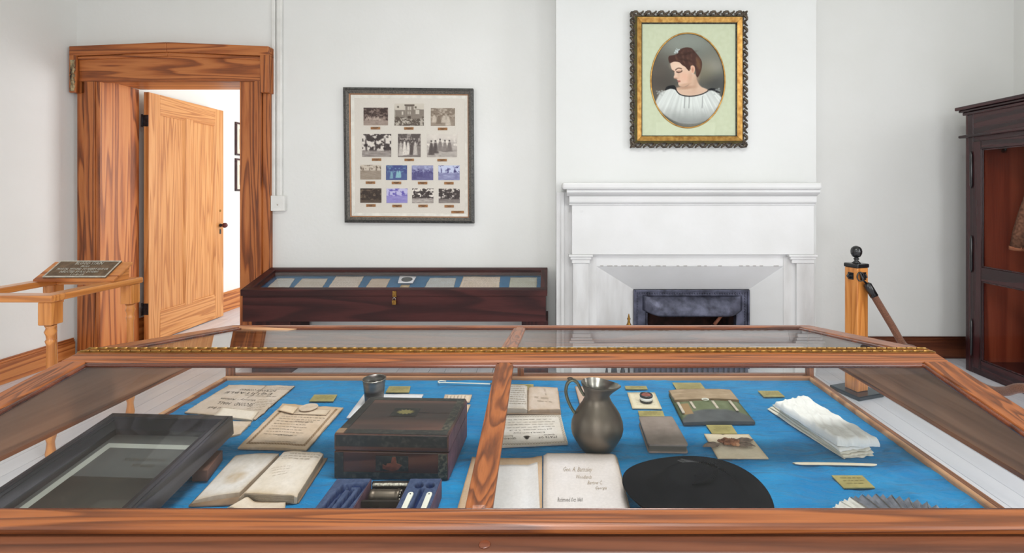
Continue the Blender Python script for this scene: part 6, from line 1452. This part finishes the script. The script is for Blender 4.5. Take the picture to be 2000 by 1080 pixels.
# folded linen napkins
def linen(label, px, h0, th, mat, seed, wr_=.003, nu=56, nv=60, puff=.5, sag=0):
    A = [bed(x, y, h0+th) for x, y in px]; q = Quad(*[Vector((p.x, p.y, BED)) for p in A]); t = thing('folded_napkin', label, 'napkin', Vector((q.P(.5, .5).x, q.P(.5, .5).y, BED+h0)), 'folded white linen pile')
    def hf(u, v):
        e = np.minimum(np.minimum(u, 1-u)*1.0, np.minimum(v, 1-v)*1.6); ro = np.sqrt(np.clip(1-(1-np.clip(e/.07, 0, 1))**2, 0, 1))
        return h0+th*(.35+.65*ro)+wr_*(fbm(u*2.4, v*4, seed)-.5)*2.2*ro+wr_*.6*np.abs(np.sin((u*1.2+v*1.6+.5*fbm(u*2, v*3, seed+2))*9))**5*ro
    def ed(u, v):
        return u+.03*(fbm(v*5, u*0+1, seed)-.5)*2, v+.02*(fbm(u*5, v*0+1, seed+4)-.5)*2
    sheet('cloth_fold', q, hf, nu, nv, mat, t, base=h0+.0006, edge=ed); return t
linen('lowest cream linen napkin fanned out at the left of the pile', [(1497, 796), (1570, 786), (1706, 887), (1648, 893)], .0005, .005, M['linen_cream'], 3, .001)
linen('cream linen napkin second from the bottom of the pile', [(1503, 792), (1572, 782), (1706, 881), (1646, 889)], .0075, .005, M['linen_cream'], 5, .001)
linen('cream linen napkin third from the bottom of the pile', [(1509, 789), (1574, 778), (1703, 875), (1643, 884)], .0145, .005, M['linen_cream'], 7, .001)
linen('white linen napkin just below the thick top fold', [(1512, 785), (1572, 776), (1704, 868), (1640, 878)], .0215, .006, M['linen'], 9, .001)
linen('thick crumpled white napkin on top of the pile', [(1514, 782), (1568, 769), (1718, 858), (1636, 857)], .0300, .019, M['linen'], 12, .0055, 80, 90)
# bone blade
pb = thing('bone_folder', 'long flat white bone blade in front of the linen pile', 'letter opener', bed(1630, 908))
A, B_ = bed(1548, 906.5), bed(1713, 909.5); d = (B_-A).normalized(); nn = Vector((-d.y, d.x, 0)); L_ = (B_-A).length; vs = []; K = 24
for i in range(K+1):
    s = i/K; w_ = .0062*min(1, (s*9)**.5 if s < .1 else 1)*min(1, ((1-s)*16)**.5+.02)
    c = A+d*L_*s+Vector((0, 0, .0015+.001*math.sin(s*3)))
    vs += [c-nn*w_, c-nn*w_*.4+Vector((0, 0, .0022)), c+nn*w_*.4+Vector((0, 0, .0022)), c+nn*w_, c+Vector((0, 0, -.0012))]
b = MB(); b.add(vs, [(i*5+k, i*5+(k+1) % 5, (i+1)*5+(k+1) % 5, (i+1)*5+k) for i in range(K) for k in range(5)]+[(0, 1, 2, 3, 4), tuple(K*5+k for k in range(5))[::-1]], True); b.build('blade', M['bone'], pb)
# pleated fan
fn_ = thing('folding_fan', 'pleated grey and white fan at the front right of the cloth', 'fan', (.681, .86, BED))
FC = Vector((.684, .870, BED)); n = 60; a0, a1 = math.radians(12), math.radians(172); R1 = .168; lite = plain('white_fan_paper', (214, 212, 206), (180, 178, 172), 60, .7); dark = plain('grey_fan_paper', (128, 130, 140), (96, 98, 108), 60, .5)
for i in range(n//2):
    b = MB(); an = [a0+(a1-a0)*(2*i+k)/n for k in (0, 1, 2)]; zz_ = [.004, .013, .004]
    vs = []
    for k in range(3):
        c, s = math.cos(an[k]), math.sin(an[k]); vs += [FC+Vector((c*.05, s*.05, zz_[k]*.6)), FC+Vector((c*R1, s*R1, zz_[k]))]
    b.add(vs, [(0, 1, 3, 2), (2, 3, 5, 4)]); f0 = b.build('pleat', lite if i > n//2*.58 else dark, fn_); md = f0.modifiers.new('s', 'SOLIDIFY'); md.thickness = .0007
    if i % 2 == 0:
        b = MB(); b.tube([FC+Vector((math.cos(an[1])*.02, math.sin(an[1])*.02, .010)), FC+Vector((math.cos(an[1])*R1*.98, math.sin(an[1])*R1*.98, .0145))], .0011, 5); b.build('rib', M['silver'] if i < 20 else M['ivory'], fn_)
# black picture frame leaning over a small block, front left
bf = thing('black_picture_frame', 'large black framed picture lying propped at the front left of the case', 'picture frame', (-.93, .98, BED))
BLc = Vector((-1.092, 1.226, BED+.100)); ex = Vector((.3095, -.016, 0)); ey = Vector((.030, -.468, -.046)); nz_ = ex.cross(ey).normalized(); nz_ = nz_ if nz_.z > 0 else -nz_
WF, LF = ex.length, ey.length; ex = ex.normalized(); ey = ey.normalized()
def fp(a, b_, h): return BLc+ex*a+ey*b_+nz_*h
fwid = .042
def fbox(name, a0, a1, b0, b1, h0, h1, mat, par=bf, bev=.002, tilt=None):
    b = MB(); top = [h1]*4
    if tilt: top = tilt
    b.hexa([fp(a0, b1, h0), fp(a1, b1, h0), fp(a1, b0, h0), fp(a0, b0, h0)], [fp(a0, b1, top[0]), fp(a1, b1, top[1]), fp(a1, b0, top[2]), fp(a0, b0, top[3])]); return b.build(name, mat, par, bevel=bev)
_O = [(0, 0), (WF, 0), (WF, LF), (0, LF)]; _I = [(fwid, fwid), (WF-fwid, fwid), (WF-fwid, LF-fwid), (fwid, LF-fwid)]; _M = [((o[0]*.62+i[0]*.38), (o[1]*.62+i[1]*.38)) for o, i in zip(_O, _I)]
for k in range(4):
    k2 = (k+1) % 4; b = MB()
    for A_, B_2, ha, hb in ((_O, _M, -.0005, 0.0), (_M, _I, -.003, -.015)):
        b.hexa([fp(*A_[k], -.046), fp(*A_[k2], -.046), fp(*B_2[k2], -.046), fp(*B_2[k], -.046)], [fp(*A_[k], ha), fp(*A_[k2], ha), fp(*B_2[k2], hb), fp(*B_2[k], hb)])
    b.build('frame_rail', M['blackframe'], bf)
for (a0, a1, b0, b1) in ((.006, .010, .006, LF-.006), (WF-.010, WF-.006, .006, LF-.006), (.02, .023, .02, LF-.02), (WF-.023, WF-.02, .02, LF-.02)):
    fbox('bead_line', a0, a1, b0, b1, -.012, .0012, M['blackframe'], bf, .0006) if a0 < .012 or a0 > WF-.012 else fbox('bead_line', a0, a1, b0, b1, -.014, -.0045, M['blackframe'], bf, .0006)
fbox('backing_board', .01, WF-.01, .01, LF-.01, -.044, -.036, M['black'], bf, 0)
fbox('dark_mount', fwid-.004, WF-fwid+.004, fwid-.004, LF-fwid+.004, -.036, -.030, M['pic_dark'], bf, 0)
fbox('pale_border', fwid+.012, WF-fwid-.002, fwid+.035, LF-fwid-.03, -.030, -.0292, M['pic_light'], bf, 0)
fbox('photograph', fwid+.030, WF-fwid-.014, fwid+.052, LF-fwid-.05, -.0292, -.0286, M['pic_dark'], bf, 0)
fbox('dark_print', fwid+.030, WF-fwid-.014, fwid+.150, LF-fwid-.05, -.0286, -.0282, M['pic_photo'], bf, 0)
qx = Quad(fp(fwid+.06, fwid+.085, -.0281), fp(WF-fwid-.03, fwid+.085, -.0281), fp(WF-fwid-.03, fwid+.12, -.0281), fp(fwid+.06, fwid+.12, -.0281)); m = MB()
text_into(m, qx, 'WOODLANDS MANSION', .28, .05, .98, .35, 0, True); text_into(m, qx, 'GEORGIA', .52, .6, .9, .9, 0, True); ink(m, bf, 'caption', 'ink')
fbox('glass_pane', fwid-.004, WF-fwid+.004, fwid-.004, LF-fwid+.004, -.018, -.016, M['glass_pic'], bf, 0)
bk = thing('wooden_block', 'small brown block propping up the black picture frame', 'block', bed(412, 925))
qb = bq([(418, 893), (437, 893), (407, 934), (386, 934)])
A4 = [bed(398, 900), bed(435, 900), bed(405, 941), bed(375, 941)]
b = MB(); lowz = BED+.0005; C4 = [A4[3], A4[2], A4[1], A4[0]]
def undr(p):       # height of the frame's underside over a bed point
    k = (p-BLc).dot(nz_)/nz_.z; return p.z-k-.0475/nz_.z
b.hexa([Vector((p.x, p.y, lowz)) for p in C4], [Vector((p.x, p.y, min(undr(p), BED+.026))) for p in C4]); b.build('block_body', wood('block_wood', (120, 86, 74), (98, 68, 58), (70, 46, 40), 'y', 9, .6), bk, bevel=.001)
